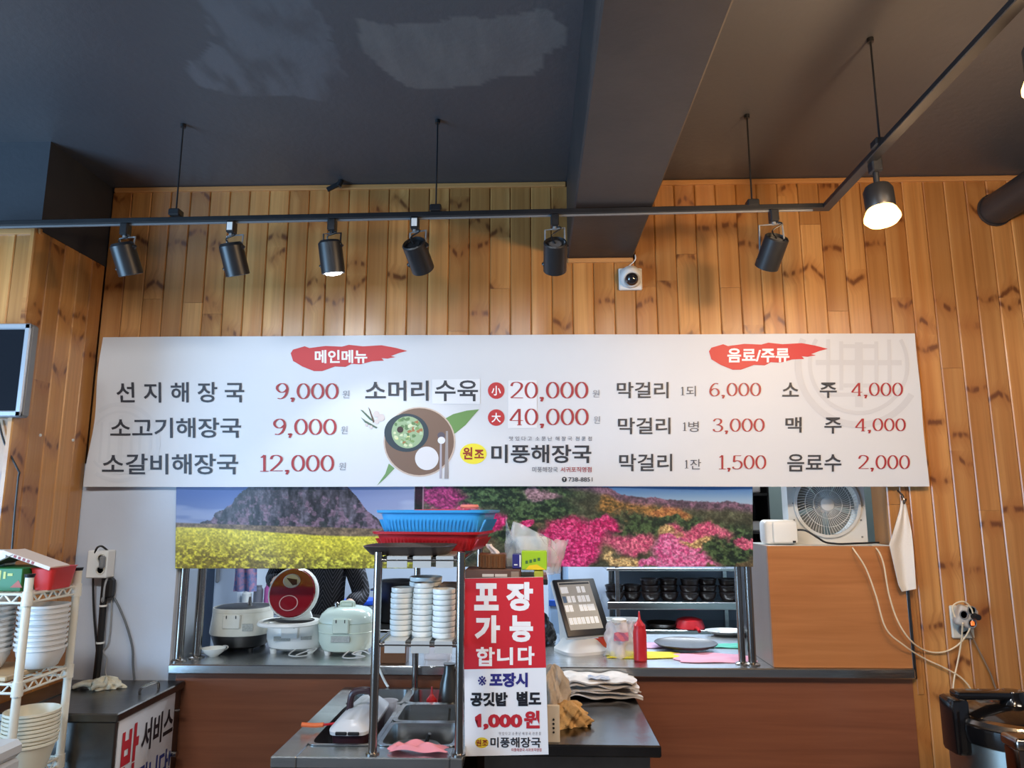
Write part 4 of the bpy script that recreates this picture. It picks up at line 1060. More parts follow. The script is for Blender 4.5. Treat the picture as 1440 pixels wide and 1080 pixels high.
out = [(-hwf, 0), (hwf, 0), (hwf, fz + .06)] + [(hwf * math.cos(R(a)), fz + .06 + (hwf - .02) * math.sin(R(a))) for a in range(10, 171, 10)] + [(-hwf, fz + .06)]
n_ = 48
def ringxz(r_, y, n=n_): return [V((r_ * math.cos(2 * math.pi * i / n), y, fz + r_ * math.sin(2 * math.pi * i / n))) for i in range(n)]
def framexz(y):
    res = []
    for i in range(n_):
        a = 2 * math.pi * i / n_; d = V((math.cos(a), 0, math.sin(a))); t = 1e9
        if abs(d.x) > 1e-6: t = min(t, hwf / abs(d.x))
        if d.z < -1e-6: t = min(t, fz / -d.z)
        if d.z > 1e-6: t = min(t, hwf / d.z)
        res.append(V((d.x * t, y, fz + d.z * t)))
    return res
obj('frame', B().rings([ringxz(.138, .0), framexz(.0), framexz(.07), ringxz(.138, .07)], False, False).rings([ringxz(.138, .07), ringxz(.138, 0)], False, False), FW, fan, smooth=30)
obj('grille_rim', B().rings([ringxz(.140, -.001), ringxz(.140, -.012), ringxz(.128, -.014), ringxz(.128, -.001)], False, False), FW, fan)
gr = obj('grille', B().lathe([(.001, 0), (.027, 0), (.028, .006), (.02, .01), (.001, .011)], (0, -.008, fz), 24, V((0, -1, 0)).to_track_quat('Z', 'Y').to_matrix()), FW, fan)
wires = B()
for i in range(60):
    a = R(6 * i); a2 = a + .28
    wires.tube([V((.026 * math.cos(a), -.010, fz + .026 * math.sin(a))), V((.08 * math.cos((a + a2) / 2), -.016, fz + .08 * math.sin((a + a2) / 2))), V((.132 * math.cos(a2), -.008, fz + .132 * math.sin(a2)))], .0011, 4, 2, False)
w_o = obj('grille_wires', wires, FW, gr); w_o['kind'] = 'stuff'
for r_ in (.06, .095): obj('grille_ring', B().lathe([(r_ - .001, 0), (r_ + .001, 0), (r_ + .001, .002), (r_ - .001, .002)], (0, -.014, fz), 40, V((0, -1, 0)).to_track_quat('Z', 'Y').to_matrix(), False, False), FW, gr)
for i in range(5):
    a = R(72 * i + 20); b = B().grid(6, 6, lambda u, v: V(((.025 + .1 * u) * math.cos(a + (v - .5) * (1.0 + .1 * u)), .03 + .03 * (v - .5), fz + (.025 + .1 * u) * math.sin(a + (v - .5) * (1.0 + .1 * u))))); b.shell(.002)
    obj('blade', b, mat('fan_blade_grey', (128, 132, 130), .35), fan)
obj('motor', B().cyl((0, .066, fz), (0, .02, fz), .04, .03, 20), GREY, fan)
obj('back_guard', B().box((0, .069, fz), (.27, .003, .03)), GREY, fan)
for sx in (-.14, .14):
    for sz in (.03, .1, .17, .24): obj('screw', B().cyl((sx * (1 if sz < .2 else .93), .001, sz), (sx * (1 if sz < .2 else .93), -.002, sz), .004), GREY, fan)
wm = thing('white_dispenser', 'small white rounded machine left of the fan on the wooden box', 'machine', (P(1100, 766, .06).x, .06, BZ1))
obj('body', B().box((0, .04, .052), (.135, .09, .1), .018, None, 3), WHITE, wm); obj('front_cover', B().box((.012, -.009, .052), (.10, .012, .086), .008, None, 2), WHITE, wm)
obj('indicator', B().box((.045, -.016, .014), (.012, .003, .008)), BLACK, wm)
obj('cable', B().tube([(.07, .02, .06), (.1, .0, .058), (.14, -.02, .03), (.17, -.02, .012), (.22, -.02, .006), (.28, -.0, .006), (.4, .01, .01)], .004, 7), BLACK, wm)
# towel on a hook
hk = P(1270, 706, -.03)
tw = thing('hanging_towel', 'white towel hanging from a hook at the right end of the banner', 'towel', P(1276, 830, -.02))
Lx = ((0, 1268.5, 704), (.08, 1266, 718), (.5, 1251, 766), (.92, 1264, 822), (1, 1269, 832)); Rx = ((0, 1272.5, 704), (.08, 1275, 712), (.35, 1282, 748), (.52, 1284.5, 772), (1, 1288.5, 828))
def itp(tab, v, k): return float(np.interp(v, [t[0] for t in tab], [t[k] for t in tab]))
def towf(u, v):
    px = itp(Lx, v, 1) * (1 - u) + itp(Rx, v, 1) * u; py = itp(Lx, v, 2) * (1 - u) + itp(Rx, v, 2) * u
    return P(px, py, -.052 - .010 * math.sin(u * 5 + 1 + v * 2) * min(1, v * 2) + .003 * math.sin(u * 13 + v * 4) * (1 - v))
obj('cloth', B().grid(22, 26, towf).shell(.003), mat('towel_white', (222, 214, 204), .85, bump=(120, .2)), tw, world=True, smooth=80)
obj('hook', B().tube([P(1262, 690, -.02), P(1270, 698, -.05), P(1271, 708, -.055), P(1274, 702, -.04)], .004, 7), CHROME, tw, world=True)
b = B(); b.box(P(1258, 715, .05), (.022, .03, .16), .004); b.cyl(P(1258, 690, .05), P(1270, 700, -.01), .006)
tag(obj('door_latch', b, BLACK, loc=P(1258, 740, .05), world=True), 'black metal latch bracket inside the opening behind the towel', 'latch')

for o_ in bpy.data.objects:
    if o_.name.startswith('power_lead'): o_.location.z = .018

# ============================================================ PERSON behind the counter
def skinned(name, verts, edges, m, parent, root=0, sub=2):
    me = bpy.data.meshes.new(name); me.from_pydata([v[0] for v in verts], edges, [])
    o = bpy.data.objects.new(name, me); COL.objects.link(o); o.parent = parent
    sk = o.modifiers.new('skin', 'SKIN'); sk.use_smooth_shade = True
    for i, v in enumerate(verts):
        r_ = v[1] if isinstance(v[1], tuple) else (v[1], v[1]); me.skin_vertices[0].data[i].radius = r_; me.skin_vertices[0].data[i].use_root = (i == root)
    ss = o.modifiers.new('smooth', 'SUBSURF'); ss.levels = sub; ss.render_levels = sub
    me.materials.append(m)
    return o
PYY0 = 1.08
pp = V((P(448, 840, PYY0).x, PYY0, 0))
person = thing('person', 'person in a black striped top standing behind the open red cooker', 'person', pp)
el = P(384, 817, 1.13) - pp; hn = P(393, 818, .93) - pp
el2 = V((.24, .02, 1.06)); hn2 = V((.17, -.17, 1.0))
SKIN = mat('skin', (206, 168, 146), .5)
vs = [((0, 0, .90), (.12, .09)), ((0, 0, 1.08), (.115, .085)), ((0, 0, 1.24), (.13, .09)), ((0, .005, 1.36), (.06, .05)), ((0, 0, 1.42), .046), ((0, -.015, 1.50), (.074, .088)), ((0, -.01, 1.58), (.066, .08)),
      ((-.15, 0, 1.32), .05), (tuple(el), .040), (tuple(el * .35 + hn * .65), .032), (tuple(hn), (.034, .022)),
      ((.15, 0, 1.32), .05), (tuple(el2), .040), (tuple(el2 * .35 + hn2 * .65), .032), (tuple(hn2), (.034, .022)),
      ((-.09, 0, .82), .09), ((-.10, 0, .46), .058), ((-.10, .01, .09), .038), ((-.10, -.11, .04), .036),
      ((.09, 0, .82), .09), ((.10, 0, .46), .058), ((.10, .01, .09), .038), ((.10, -.11, .04), .036)]
es = [(0, 1), (1, 2), (2, 3), (3, 4), (4, 5), (5, 6), (2, 7), (7, 8), (8, 9), (9, 10), (2, 11), (11, 12), (12, 13), (13, 14), (0, 15), (15, 16), (16, 17), (17, 18), (0, 19), (19, 20), (20, 21), (21, 22)]
for hi, h0, e0, sd in ((10, hn, el, 1), (14, hn2, el2, -1)):
    d = (h0 - e0).normalized(); side = d.cross(V((0, 0, 1))).normalized() * sd; dn = V((0, 0, -1))
    for k, (off, ln) in enumerate(((-.024, .055), (-.008, .065), (.008, .062), (.024, .048))):
        a = len(vs); k0 = h0 + d * .03 + side * off
        vs += [(tuple(k0), .009), (tuple(k0 + d * ln * .5 + dn * .006), .0085), (tuple(k0 + d * ln * .75 + dn * .028), .008)]; es += [(hi, a), (a, a + 1), (a + 1, a + 2)]
    a = len(vs); k0 = h0 + side * .034 + d * .005; vs += [(tuple(k0), .010), (tuple(k0 + side * .014 + d * .035 + dn * .01), .009)]; es += [(hi, a), (a, a + 1)]
skinned('body', vs, es, SKIN, person)
m, nt, bs = newmat('black_striped_knit'); MATS['knit'] = m
tc = node(nt, 'ShaderNodeTexCoord'); sp = node(nt, 'ShaderNodeSeparateXYZ', ins={0: tc.outputs['Object']})
sw = mth(nt, 'ADD', mth(nt, 'MULTIPLY', sp.outputs[2], 1.0), mth(nt, 'MULTIPLY', mth(nt, 'PINGPONG', mth(nt, 'ADD', sp.outputs[0], .5), .05), -1.8))
wv = mth(nt, 'PINGPONG', mth(nt, 'MULTIPLY', sw, 40.0), .5)
nt.links.new(mixc(nt, mrange(nt, wv, .36, .44), lin((20, 20, 26)), lin((96, 96, 106))), bs.inputs['Base Color']); bs.inputs['Roughness'].default_value = .8
cf = el * .30 + hn * .70; cf2 = el2 * .4 + hn2 * .6
vs = [((0, 0, .86), (.165, .125)), ((0, 0, 1.08), (.150, .11)), ((0, 0, 1.24), (.162, .115)), ((0, .005, 1.35), (.075, .062)), ((-.16, 0, 1.32), .066), (tuple(el), .056), (tuple(cf), .048), ((.16, 0, 1.32), .066), (tuple(el2), .056), (tuple(cf2), .046)]
skinned('top', vs, [(0, 1), (1, 2), (2, 3), (2, 4), (4, 5), (5, 6), (2, 7), (7, 8), (8, 9)], MATS['knit'], person)
vs = [((0, 0, .90), (.14, .105)), ((-.09, 0, .80), .1), ((-.10, 0, .46), .072), ((-.10, .01, .11), .056), ((.09, 0, .80), .1), ((.10, 0, .46), .072), ((.10, .01, .11), .056)]
skinned('trousers', vs, [(0, 1), (1, 2), (2, 3), (0, 4), (4, 5), (5, 6)], mat('black_cloth', (24, 24, 28), .85), person)
for s in (-1, 1): obj('shoe', B().rings(loft([(.046, .12, .0), (.05, .13, .02), (.044, .12, .06), (.03, .06, .09)], 20, 2.6)), BLACK, person).location = (s * .10, -.05, 0)
hb = B().grid(24, 12, lambda u, v: V((.092 * math.cos(u * 6.2832) * math.cos(v * 1.5 - .25), .006 + .106 * math.sin(u * 6.2832) * math.cos(v * 1.5 - .25), 1.535 + .118 * math.sin(v * 1.5 - .25 + (.35 if math.sin(u * 6.2832) < -.3 else 0)))))
obj('hair', hb, mat('dark_hair', (24, 20, 18), .5), person, smooth=80)
for s in (-1, 1):
    obj('eye', B().lathe([(.001, -.010), (.008, -.006), (.010, 0), (.008, .006), (.001, .010)], (s * .032, -.094, 1.505), 12), WHITE, person)
    obj('ear', B().rings([[V((s * (.078 + .008 * k), .004 + (.014 - .003 * k) * math.cos(a), 1.495 + (.026 - .004 * k) * math.sin(a))) for a in [i * .6283 for i in range(10)]] for k in range(3)]), SKIN, person)
obj('nose', B().rings([[V((-.007, -.096, 1.505)), V((.007, -.096, 1.505)), V((0, -.104, 1.505))], [V((-.015, -.094, 1.472)), V((.015, -.094, 1.472)), V((0, -.116, 1.474))]]), SKIN, person, smooth=80)
obj('mouth', B().box((0, -.096, 1.450), (.040, .010, .010), .004), mat('lips', (170, 96, 90), .5), person)

# ============================================================ CONDIMENT ISLAND
ZI = .85
i0, i1 = PZ(380, 1064, ZI), PZ(651, 1064, ZI)
IX0, IX1, IY0, IY1 = i0.x, i1.x, i0.y, -.05
isl = thing('condiment_island', 'steel condiment island with sunken pans in front of the counter', 'island', ((IX0 + IX1) / 2, IY0, 0))
cA, cB, cC, cD = PZ(430, 1050, ZI).x, PZ(524, 1050, ZI).x, PZ(531, 1050, ZI).x, PZ(638, 1050, ZI).x
yl = lambda py: PZ(560, py, ZI).y
yF, yK = yl(1049), yl(970)
tb_ = B()
TH = .03
def slab(x0, x1, y0, y1, z1=ZI): return B().box2((x0, y0, z1 - TH), (x1, y1, z1), .003)
obj('rim', slab(IX0, cA, IY0, IY1), STEEL, isl, world=True); obj('rim', slab(cD, IX1, IY0, IY1), STEEL, isl, world=True)
obj('rim', slab(cA + .0005, cD - .0005, IY0, yF), STEEL, isl, world=True); obj('rim', slab(cA + .0005, cD - .0005, yK, IY1), STEEL, isl, world=True)
obj('divider', slab(cB, cC, yF + .0005, yK - .0005), STEEL, isl, world=True)
obj('front_apron', B().box2((IX0 + .002, IY0 + .002, ZI - .10), (IX1 - .002, IY0 + .006, ZI - .0305)), STEEL, isl, world=True)
for x in (IX0 + .02, IX1 - .024): obj('side_panel', B().box2((x, IY0 + .02, .12), (x + .004, IY1 - .02, ZI - .0305)), STEELD, isl, world=True)
obj('front_panel', B().box2((IX0 + .026, IY0 + .02, .12), (IX1 - .026, IY0 + .024, ZI - .105)), STEELD, isl, world=True)
obj('back_panel', B().box2((IX0 + .026, IY1 - .026, .12), (IX1 - .026, IY1 - .022, ZI - .0305)), STEELD, isl, world=True)
for x in (IX0 + .05, IX1 - .05):
    for y in (IY0 + .06, IY1 - .06): obj('leg', B().cyl((x, y, 0), (x, y, .121), .02), CHROME, isl, world=True)
def pan(label, x0, x1, y0, y1, h=.11):
    t = thing('gastro_pan', label, 'pan', ((x0 + x1) / 2, (y0 + y1) / 2, ZI - h), 0, 'sunken steel pans of the island')
    w, d = (x1 - x0) / 2 - .002, (y1 - y0) / 2 - .002
    def rr(a, b_, z): return [V((x, y, z)) for x, y in ell(a, b_, 28, 9)]
    obj('tub', B().rings([rr(w - .010, d - .010, .0), rr(w - .003, d - .003, h - .004), rr(w + .010, d + .010, h + .0012), rr(w + .010, d + .010, h + .003), rr(w - .004, d - .004, h + .003), rr(w - .012, d - .012, .004), rr(.004, .004, .004)], True, False), STEEL, t)
    return t
yA, yB2, yC2 = yl(991), yl(1016), yl(990)
obj('divider', slab(cA + .0005, cB - .0005, yA - .008, yA + .008), STEEL, isl, world=True)
obj('divider', slab(cC + .0005, cD - .0005, yB2 - .008, yB2 + .008), STEEL, isl, world=True); obj('divider', slab(cC + .0005, cD - .0005, yC2 - .008, yC2 + .008), STEEL, isl, world=True)
pan('sunken steel pan holding the lidded container, front left of the island', cA, cB, yF, yA - .008)
pan('sunken steel pan at the back left of the island', cA, cB, yA + .008, yK)
pan('sunken steel pan with the grey ladle lid, front right of the island', cC, cD, yF, yB2 - .008)
pan('sunken steel pan in the middle of the right column', cC, cD, yB2 + .008, yC2 - .008)
pan('sunken steel pan at the back right of the island holding the bottle', cC, cD, yC2 + .008, yK)
# lidded container in the front-left pan
kx, ky = (cA + cB) / 2 + .01, (yF + yA) / 2 - .01
kc = thing('lidded_container', 'maroon container with a white lid and arched handle in the pan', 'container', (kx, ky, ZI - .104))
w_, d_ = (cB - cA) / 2 - .04, (yA - yF) / 2 - .05
MAR = mat('maroon_plastic', (58, 34, 40), .35)
obj('tub', B().rings([[V((x, y, z)) for x, y in ell(a, b_, 28, 6)] for a, b_, z in ((w_ - .012, d_ - .012, 0), (w_, d_, .12), (w_ + .003, d_ + .003, .122))]), MAR, kc)
lidw = mat('white_lid_plastic', (206, 208, 212), .25)
obj('lid', B().rings([[V((x, y, z)) for x, y in ell(a, b_, 28, 6)] for a, b_, z in ((w_ + .006, d_ + .006, .120), (w_ + .007, d_ + .007, .130), (w_ - .004, d_ - .004, .140), (w_ - .025, d_ - .025, .158), (.01, .01, .162))]), lidw, kc)
obj('handle', B().tube([(-w_ * .55, -.02, .14), (-w_ * .52, -.02, .185), (-w_ * .30, -.02, .208), (w_ * .45, -.02, .212), (w_ * .75, -.02, .19), (w_ * .8, -.02, .14)], .011, 10, 3), MAR, kc)
for s in (-.3, .35): obj('latch', B().box((s * w_, -d_ - .008, .127), (.035, .006, .010), .002), BLACK, kc)
og = thing('tongs', 'orange-handled tongs lying over the edge of the island pan', 'tongs', PZ(455, 1023, ZI + .012))
obj('grip', B().tube([(-.07, .0, .008), (-.03, .0, .006), (.0, 0, .008)], .007, 8), mat('orange_grip', (232, 108, 50), .4), og); obj('arm', B().tube([(0, 0, .008), (.03, -.002, .012), (.055, -.004, .016)], .004, 6), RED, og)
for dx, dz in ((.0, 0),):
    gl = thing('glass_jar', 'clear plastic tub leaning in the pan beside the maroon container', 'tub', (cB - .036, yA - .055, ZI - .104))
    obj('tub', B().lathe([(.022, 0), (.030, .08), (.034, .13), (.036, .132), (.033, .13), (.028, .08), (.02, .004), (.002, .004)], (0, 0, 0), 22), CLEAR, gl)
# dish in the front-right pan
kd = thing('ladle_lid', 'grey oval pan lid with a black knob in the front right pan', 'lid', ((cC + cD) / 2 - .02, (yF + yB2) / 2, ZI - .106))
obj('plate', B().rings(loft([(.07, .05, .0), (.095, .07, .045), (.098, .072, .05), (.07, .05, .075), (.01, .01, .082)], 28, 3)), mat('grey_steel_lid', (126, 126, 124), .3, .8), kd)
obj('knob', B().tube([(.03, 0, .07), (.045, -.01, .11)], .006, 8, 0), BLACK, kd)
sp_ = thing('sauce_ladle', 'steel ladle resting in the middle right pan', 'ladle', ((cC + cD) / 2, (yB2 + yC2) / 2, ZI - .104))
obj('bowl', B().lathe([(.004, 0), (.02, .004), (.032, .02), (.034, .03), (.03, .022), (.004, .006)], (0, 0, .01), 20), CHROME, sp_); obj('stem', B().tube([(.03, 0, .03), (.055, .0, .07), (.06, 0, .12)], .004, 7), CHROME, sp_)
fd = thing('food_portion', 'small heap of brown side dish in the back left pan', 'food', ((cA + cB) / 2 + .02, (yA + yK) / 2, ZI - .105))
obj('heap', B().grid(20, 14, lambda u, v: V(((u - .5) * .14, (v - .5) * .10, .002 + .03 * max(0, math.sin(u * 3.14) * math.sin(v * 3.14)) + .006 * math.sin(u * 31) * math.sin(v * 27)))), mat('brown_food', (120, 84, 62), .6, vary=(60, (150, 110, 84))), fd)
sq = squeeze('squeeze_bottle', 'red squeeze bottle standing in the back right pan of the island', (PZ(607, 985, ZI).x, yC2 + .05, ZI - .105), .80, RED)
vk = thing('steel_jug', 'dark grey steel jug standing at the back right of the island', 'jug', (PZ(633, 980, ZI).x, yC2 + .07, ZI - .105))
obj('body', B().lathe([(.034, 0), (.04, .01), (.042, .09), (.034, .16), (.022, .20), (.020, .225), (.024, .23), (.002, .232)], (0, 0, 0), 26), mat('dark_jug_steel', (90, 90, 88), .3, .8), vk)
obj('handle', B().tube([(.022, 0, .21), (.055, 0, .19), (.06, 0, .12), (.04, 0, .08)], .006, 8), BLACK, vk)
rag('dish_cloth', 'pink dish cloth folded on the front rim of the island', 588, 1055, .165, .055, mat('pink_rag', (226, 142, 152), .85), 11, .022, ZI + .003, drape=IY0 - .004)

# shelf unit standing on the island
sp0, sp1 = PZ(522.5, 1062, ZI), PZ(645, 1062, ZI)
SY_0 = sp0.y + .012; SYB = IY1 - .03
su = thing('shelf_rack', 'steel tube shelf rack standing on the condiment island', 'rack', ((sp0.x + sp1.x) / 2, SY_0, ZI))
zS1, zS2 = P(585, 901, SY_0).z, P(585, 782, SY_0).z
for x in (sp0.x, sp1.x):
    for y in (SY_0, SYB):
        po = obj('post', B().cyl((x, y, ZI), (x, y, zS2 + .012), .0125, .0125, 18), CHROME, su, world=True)
        ft = B().lathe([(.02, 0), (.02, .004), (.0126, .006)], (x, y, ZI), 16); obj('post_foot', ft, CHROME, po, smooth=35).data.transform(Matrix.Translation(-V(su.location)))
SW = mat('white_steel_slat', (206, 208, 206), .3, .35)
def slats(z, nm='slat'):
    a, b_ = sp0.x + .016, sp1.x - .016
    for fa, fb in ((.05, .33), (.41, .66), (.73, .97)):
        x0, x1 = a + (b_ - a) * fa, a + (b_ - a) * fb
        g = B(); g.box2((x0, SY_0 - .004, z - .003), (x1, SYB, z)); g.box2((x0, SY_0 - .0055, z - .034), (x1, SY_0 - .0035, z)); obj(nm, g, SW, su, world=True, smooth=0)
    obj('cross_rail', B().cyl((sp0.x, SY_0, z - .012), (sp1.x, SY_0, z - .012), .006), CHROME, su, world=True); obj('cross_rail', B().cyl((sp0.x, SYB, z - .012), (sp1.x, SYB, z - .012), .006), CHROME, su, world=True)
    for x in (sp0.x, sp1.x): obj('side_rail', B().cyl((x, SY_0, z - .012), (x, SYB, z - .012), .006), CHROME, su, world=True)
    obj('under_tray', B().box2((a, SY_0 + .004, z - .0095), (b_, SYB, z - .004)), STEELD, su, world=True, smooth=0)
slats(zS1); slats(zS2)
def dish(r_): return B().lathe([(r_ * .90, 0), (r_ * .975, .0025), (r_, .006), (r_, .0148), (r_ * .97, .0156), (r_ * .90, .012), (r_ * .8, .006), (.002, .005)], (0, 0, 0), 24)
def dish_stack(px, py, Y, r_, n_, nm, wide=None):
    q = P(px, py, Y); o = obj('side_dish', dish(r_), CERAM)
    stack('side_dish', o, (q.x, Y, zS1 + .0005), n_, .0158, 'white side dish, %s of the ' + nm, 'dish', 'side dishes stacked on the island rack', .0012)
dish_stack(564.5, 885, SY_0 + .09, .0345, 9, 'left stack on the island rack')
dish_stack(594.5, 888, SY_0 + .075, .0315, 10, 'middle stack on the island rack')
dish_stack(624, 892, SY_0 + .055, .0345, 9, 'right stack on the island rack')
dish_stack(598, 870, SY_0 + .27, .054, 10, 'wide back stack on the island rack')
qb = P(628, 872, SY_0 + .24)
o = obj('folded_packet', B().box((0, 0, .07), (.07, .09, .14), .006), mat('brown_paper', (150, 124, 104), .7), loc=(qb.x + .012, SY_0 + .24, zS1 + .0005)); tag(o, 'brown paper packet behind the right dish stack on the island rack', 'packet')
# tray and baskets on top
ty = SY_0 + .115
trp = thing('oblong_tray', 'dark brown tray lying on top of the island rack', 'tray', (P(578, 781, ty).x, ty, zS2 + .0005))
obj('tray', B().rings([[V((x, y, z)) for x, y in ell(a, b_, 36, 4)] for a, b_, z in ((.118, .095, 0), (.128, .105, .01), (.142, .12, .026), (.139, .117, .027), (.122, .10, .008), (.004, .004, .007))]), mat('dark_brown_tray', (62, 52, 48), .4), trp)
def basket(name, label, c, rz, m, hw_, hd_, h, z):
    t = thing(name, label, 'basket', (c.x, c.y, z), rz)
    def rr(a, b_, zz): return [V((x, y, zz)) for x, y in ell(a, b_, 40, 8)]
    obj('tub', B().rings([rr(hw_ * .84, hd_ * .82, 0), rr(hw_ * .86, hd_ * .84, .004), rr(hw_ * .97, hd_ * .97, h - .006), rr(hw_ * .97 - .004, hd_ * .97 - .004, h - .006), rr(hw_ * .84, hd_ * .82, .005), rr(.004, .004, .005)]), m, t)
    obj('rim', B().rings([rr(hw_ * .97, hd_ * .97, h - .012), rr(hw_ + .006, hd_ + .006, h - .008), rr(hw_ + .008, hd_ + .008, h), rr(hw_ - .006, hd_ - .006, h), rr(hw_ * .95, hd_ * .95, h - .010)], False, False), m, t)
    rb = B()
    for i in range(26):
        f = -1 + 2 * (i + .5) / 26
        for s in (-1, 1):
            rb.rings([[V((f * hw_ * .84 * k - .0016, s * (hd_ * (.835 if zz < .02 else .965) + .0015), zz)), V((f * hw_ * .84 * k + .0016, s * (hd_ * (.835 if zz < .02 else .965) + .0015), zz)), V((f * hw_ * .84 * k, s * hd_ * (.82 if zz < .02 else .95), zz))] for zz, k in ((.006, 1), (h * .62, 1.07))])
    for i in range(16):
        f = -1 + 2 * (i + .5) / 16
        for s in (-1, 1):
            rb.rings([[V((s * (hw_ * (.855 if zz < .02 else .965) + .0015), f * hd_ * .8 * k - .0016, zz)), V((s * (hw_ * (.855 if zz < .02 else .965) + .0015), f * hd_ * .8 * k + .0016, zz)), V((s * hw_ * (.84 if zz < .02 else .95), f * hd_ * .8 * k, zz))] for zz, k in ((.006, 1), (h * .62, 1.07))])
    r_o = obj('ribs', rb, m, t); r_o['kind'] = 'stuff'
    return t
cb1 = P(611, 762, -.46); zr0 = zS2 + .001; hr_ = P(611, 748, -.58).z - zr0
basket('colander_basket', 'red plastic draining basket under the blue one on the rack', cb1, R(-9), mat('red_basket', (186, 32, 40), .35), .186, .12, hr_, zr0)
cb2 = P(618, 735, -.46); zb0 = zr0 + hr_ - .012; hb_ = P(618, 717.5, -.58).z - zb0
basket('colander_basket', 'blue plastic draining basket nested on top of the red one', cb2, R(-9), mat('blue_basket', (60, 158, 216), .35), .192, .118, hb_, zb0)
rp_ = thing('red_strainer', 'red plastic strainer with a pink handle pad lying in the blue basket', 'strainer', (cb2.x + .03, cb2.y, zb0 + .006))
obj('bowl', B().lathe([(.05, 0), (.08, .03), (.095, .075), (.1, .077), (.096, .079), (.078, .034), (.05, .005), (.003, .005)], (-.02, 0, 0), 26), RED, rp_)
obj('handle_pad', B().rings(loft([(.03, .02, .080), (.034, .022, .086), (.03, .018, .094)], 20, 2.4)), mat('pink_pad', (226, 130, 116), .4), rp_).location = (.075, .0, .002)

# ============================================================ SIDE TABLE, SIGN AND STAND
f1 = PZ(930, 1049, ZI); TX0, TX1, TY0, TY1 = IX1 + .022, f1.x, f1.y, -.05
tbl = thing('steel_table', 'steel side table right of the condiment island', 'table', ((TX0 + TX1) / 2, TY0, 0))
obj('top', B().box2((TX0, TY0, ZI - .034), (TX1, TY1, ZI), .004), mat('dark_worn_steel', (96, 95, 95), .22, 1, vary=(5, (70, 69, 70)), bump=(14, .12)), tbl, world=True)
obj('apron', B().box2((TX0 + .03, TY0 + .03, ZI - .16), (TX1 - .03, TY0 + .034, ZI - .0345)), STEELD, tbl, world=True)
obj('side_panel', B().box2((TX1 - .034, TY0 + .035, .12), (TX1 - .03, TY1 - .02, ZI - .0345)), STEELD, tbl, world=True)
obj('front_panel', B().box2((TX0 + .03, TY0 + .036, .12), (TX1 - .036, TY0 + .04, ZI - .161)), STEELD, tbl, world=True)
for x in (TX0 + .05, TX1 - .055):
    for y in (TY0 + .07, TY1 - .06): obj('leg', B().cyl((x, y, 0), (x, y, ZI - .0345), .018), CHROME, tbl, world=True)
SGY = TY0 - .016
def sgn(px, py, layer=0):
    p_ = P(px, py, SGY); p_.y -= .0006 * layer; return p_
c4 = [sgn(651.8, 813.7), sgn(763.8, 811.5), sgn(771.4, 1061), sgn(653.8, 1063.5)]
sign = thing('takeaway_sign', 'tall red and white takeaway sign with Korean lettering', 'sign', (c4[3] + c4[2]) / 2)
obj('board', B().poly(c4, (0, .010, 0)), mat('sign_white', (232, 232, 236), .35), sign, world=True, smooth=0)
sg = Print(sign, sgn, (640, 790, 3.723))
sg.shape([(44, 88.5), (461, 80.5), (476, 554), (47, 563)], (200, 36, 48), 1, 'red_field')
SWH = (240, 236, 236)
for ch, r_ in (('포', (100, 112, 228, 255)), ('장', (267, 106, 408, 257)), ('가', (102, 280, 235, 425)), ('능', (285, 280, 408, 420)), ('합', (110, 446, 208, 546)), ('니', (220, 448, 303, 540)), ('다', (328, 442, 415, 540))): sg.text(ch, r_, SWH, .026 if ch == '합' else .036 if ch in '니다' else .05)
NV, BK, SR = (44, 42, 120), (26, 26, 34), (186, 36, 48)
sg.text('※', (120, 597, 163, 648), NV, .004); sg.text('포장시', (180, 580, 380, 656), NV, .046)
sg.text('공깃밥', (80, 682, 275, 757), BK, .046); sg.text('별도', (322, 678, 450, 755), BK, .046)
sg.shape([(104, 812), (128, 795), (137, 795), (137, 866), (118, 866), (118, 822), (104, 828)], SR, 2, 'lettering'); sg.text(',000', (148, 797, 352, 880), SR, .05); sg.text('원', (360, 779, 443, 872), SR, .05)
sg.text('맛 있 다 고  소 문 난  해 장 국  전 문 점', (230, 890, 448, 907), (110, 96, 100), .0)
sg.disc(140, 947, 35, 28, (232, 200, 50), 1, 'badge'); sg.text('원조', (108, 930, 172, 965), (140, 50, 24), .03)
sg.text('미풍해장국', (185, 918, 448, 972), (34, 34, 42), .022); sg.text('미풍해장국 서귀포직영점', (295, 975, 452, 993), (176, 60, 66), .006)
# narrow stand behind the sign that carries the boxes
SDZ = P(700, 812, SGY + .1).z
stx0, stx1 = P(668, 900, SGY).x, P(748, 900, SGY).x
sty0, sty1 = SGY + .035, SGY + .30
sdt = thing('box_stand', 'steel stand behind the takeaway sign carrying packets', 'stand', ((stx0 + stx1) / 2, sty0, ZI))
obj('shelf', B().box2((stx0 - .03, sty0, SDZ - .016), (stx1 + .05, sty1, SDZ), .002), STEELD, sdt, world=True)
for x in (stx0, stx1):
    for y in (sty0 + .02, sty1 - .02): obj('leg', B().cyl((x, y, ZI), (x, y, SDZ - .0165), .009), CHROME, sdt, world=True)
def at(px, py, Y): return P(px, py, Y)
yb = sty0 + .03
def pbox(name, label, px0, px1, py0, py1, Y, d, z0, m, cat='box'):
    a, b_ = P(px0, py1, Y), P(px1, py0, Y)
    t = thing(name, label, cat, ((a.x + b_.x) / 2, Y, z0)); w = b_.x - a.x; h = b_.z - a.z
    obj('carton', B().box((0, d / 2, h / 2), (w, d, h), .002), m, t)
    return t, w, h
t, w, h = pbox('flat_carton', 'flat dark brown carton with a white printed stripe above the sign', 654, 732, 798.5, 811.5, yb - .02, .12, SDZ + .0005, mat('brown_carton', (98, 70, 58), .5))
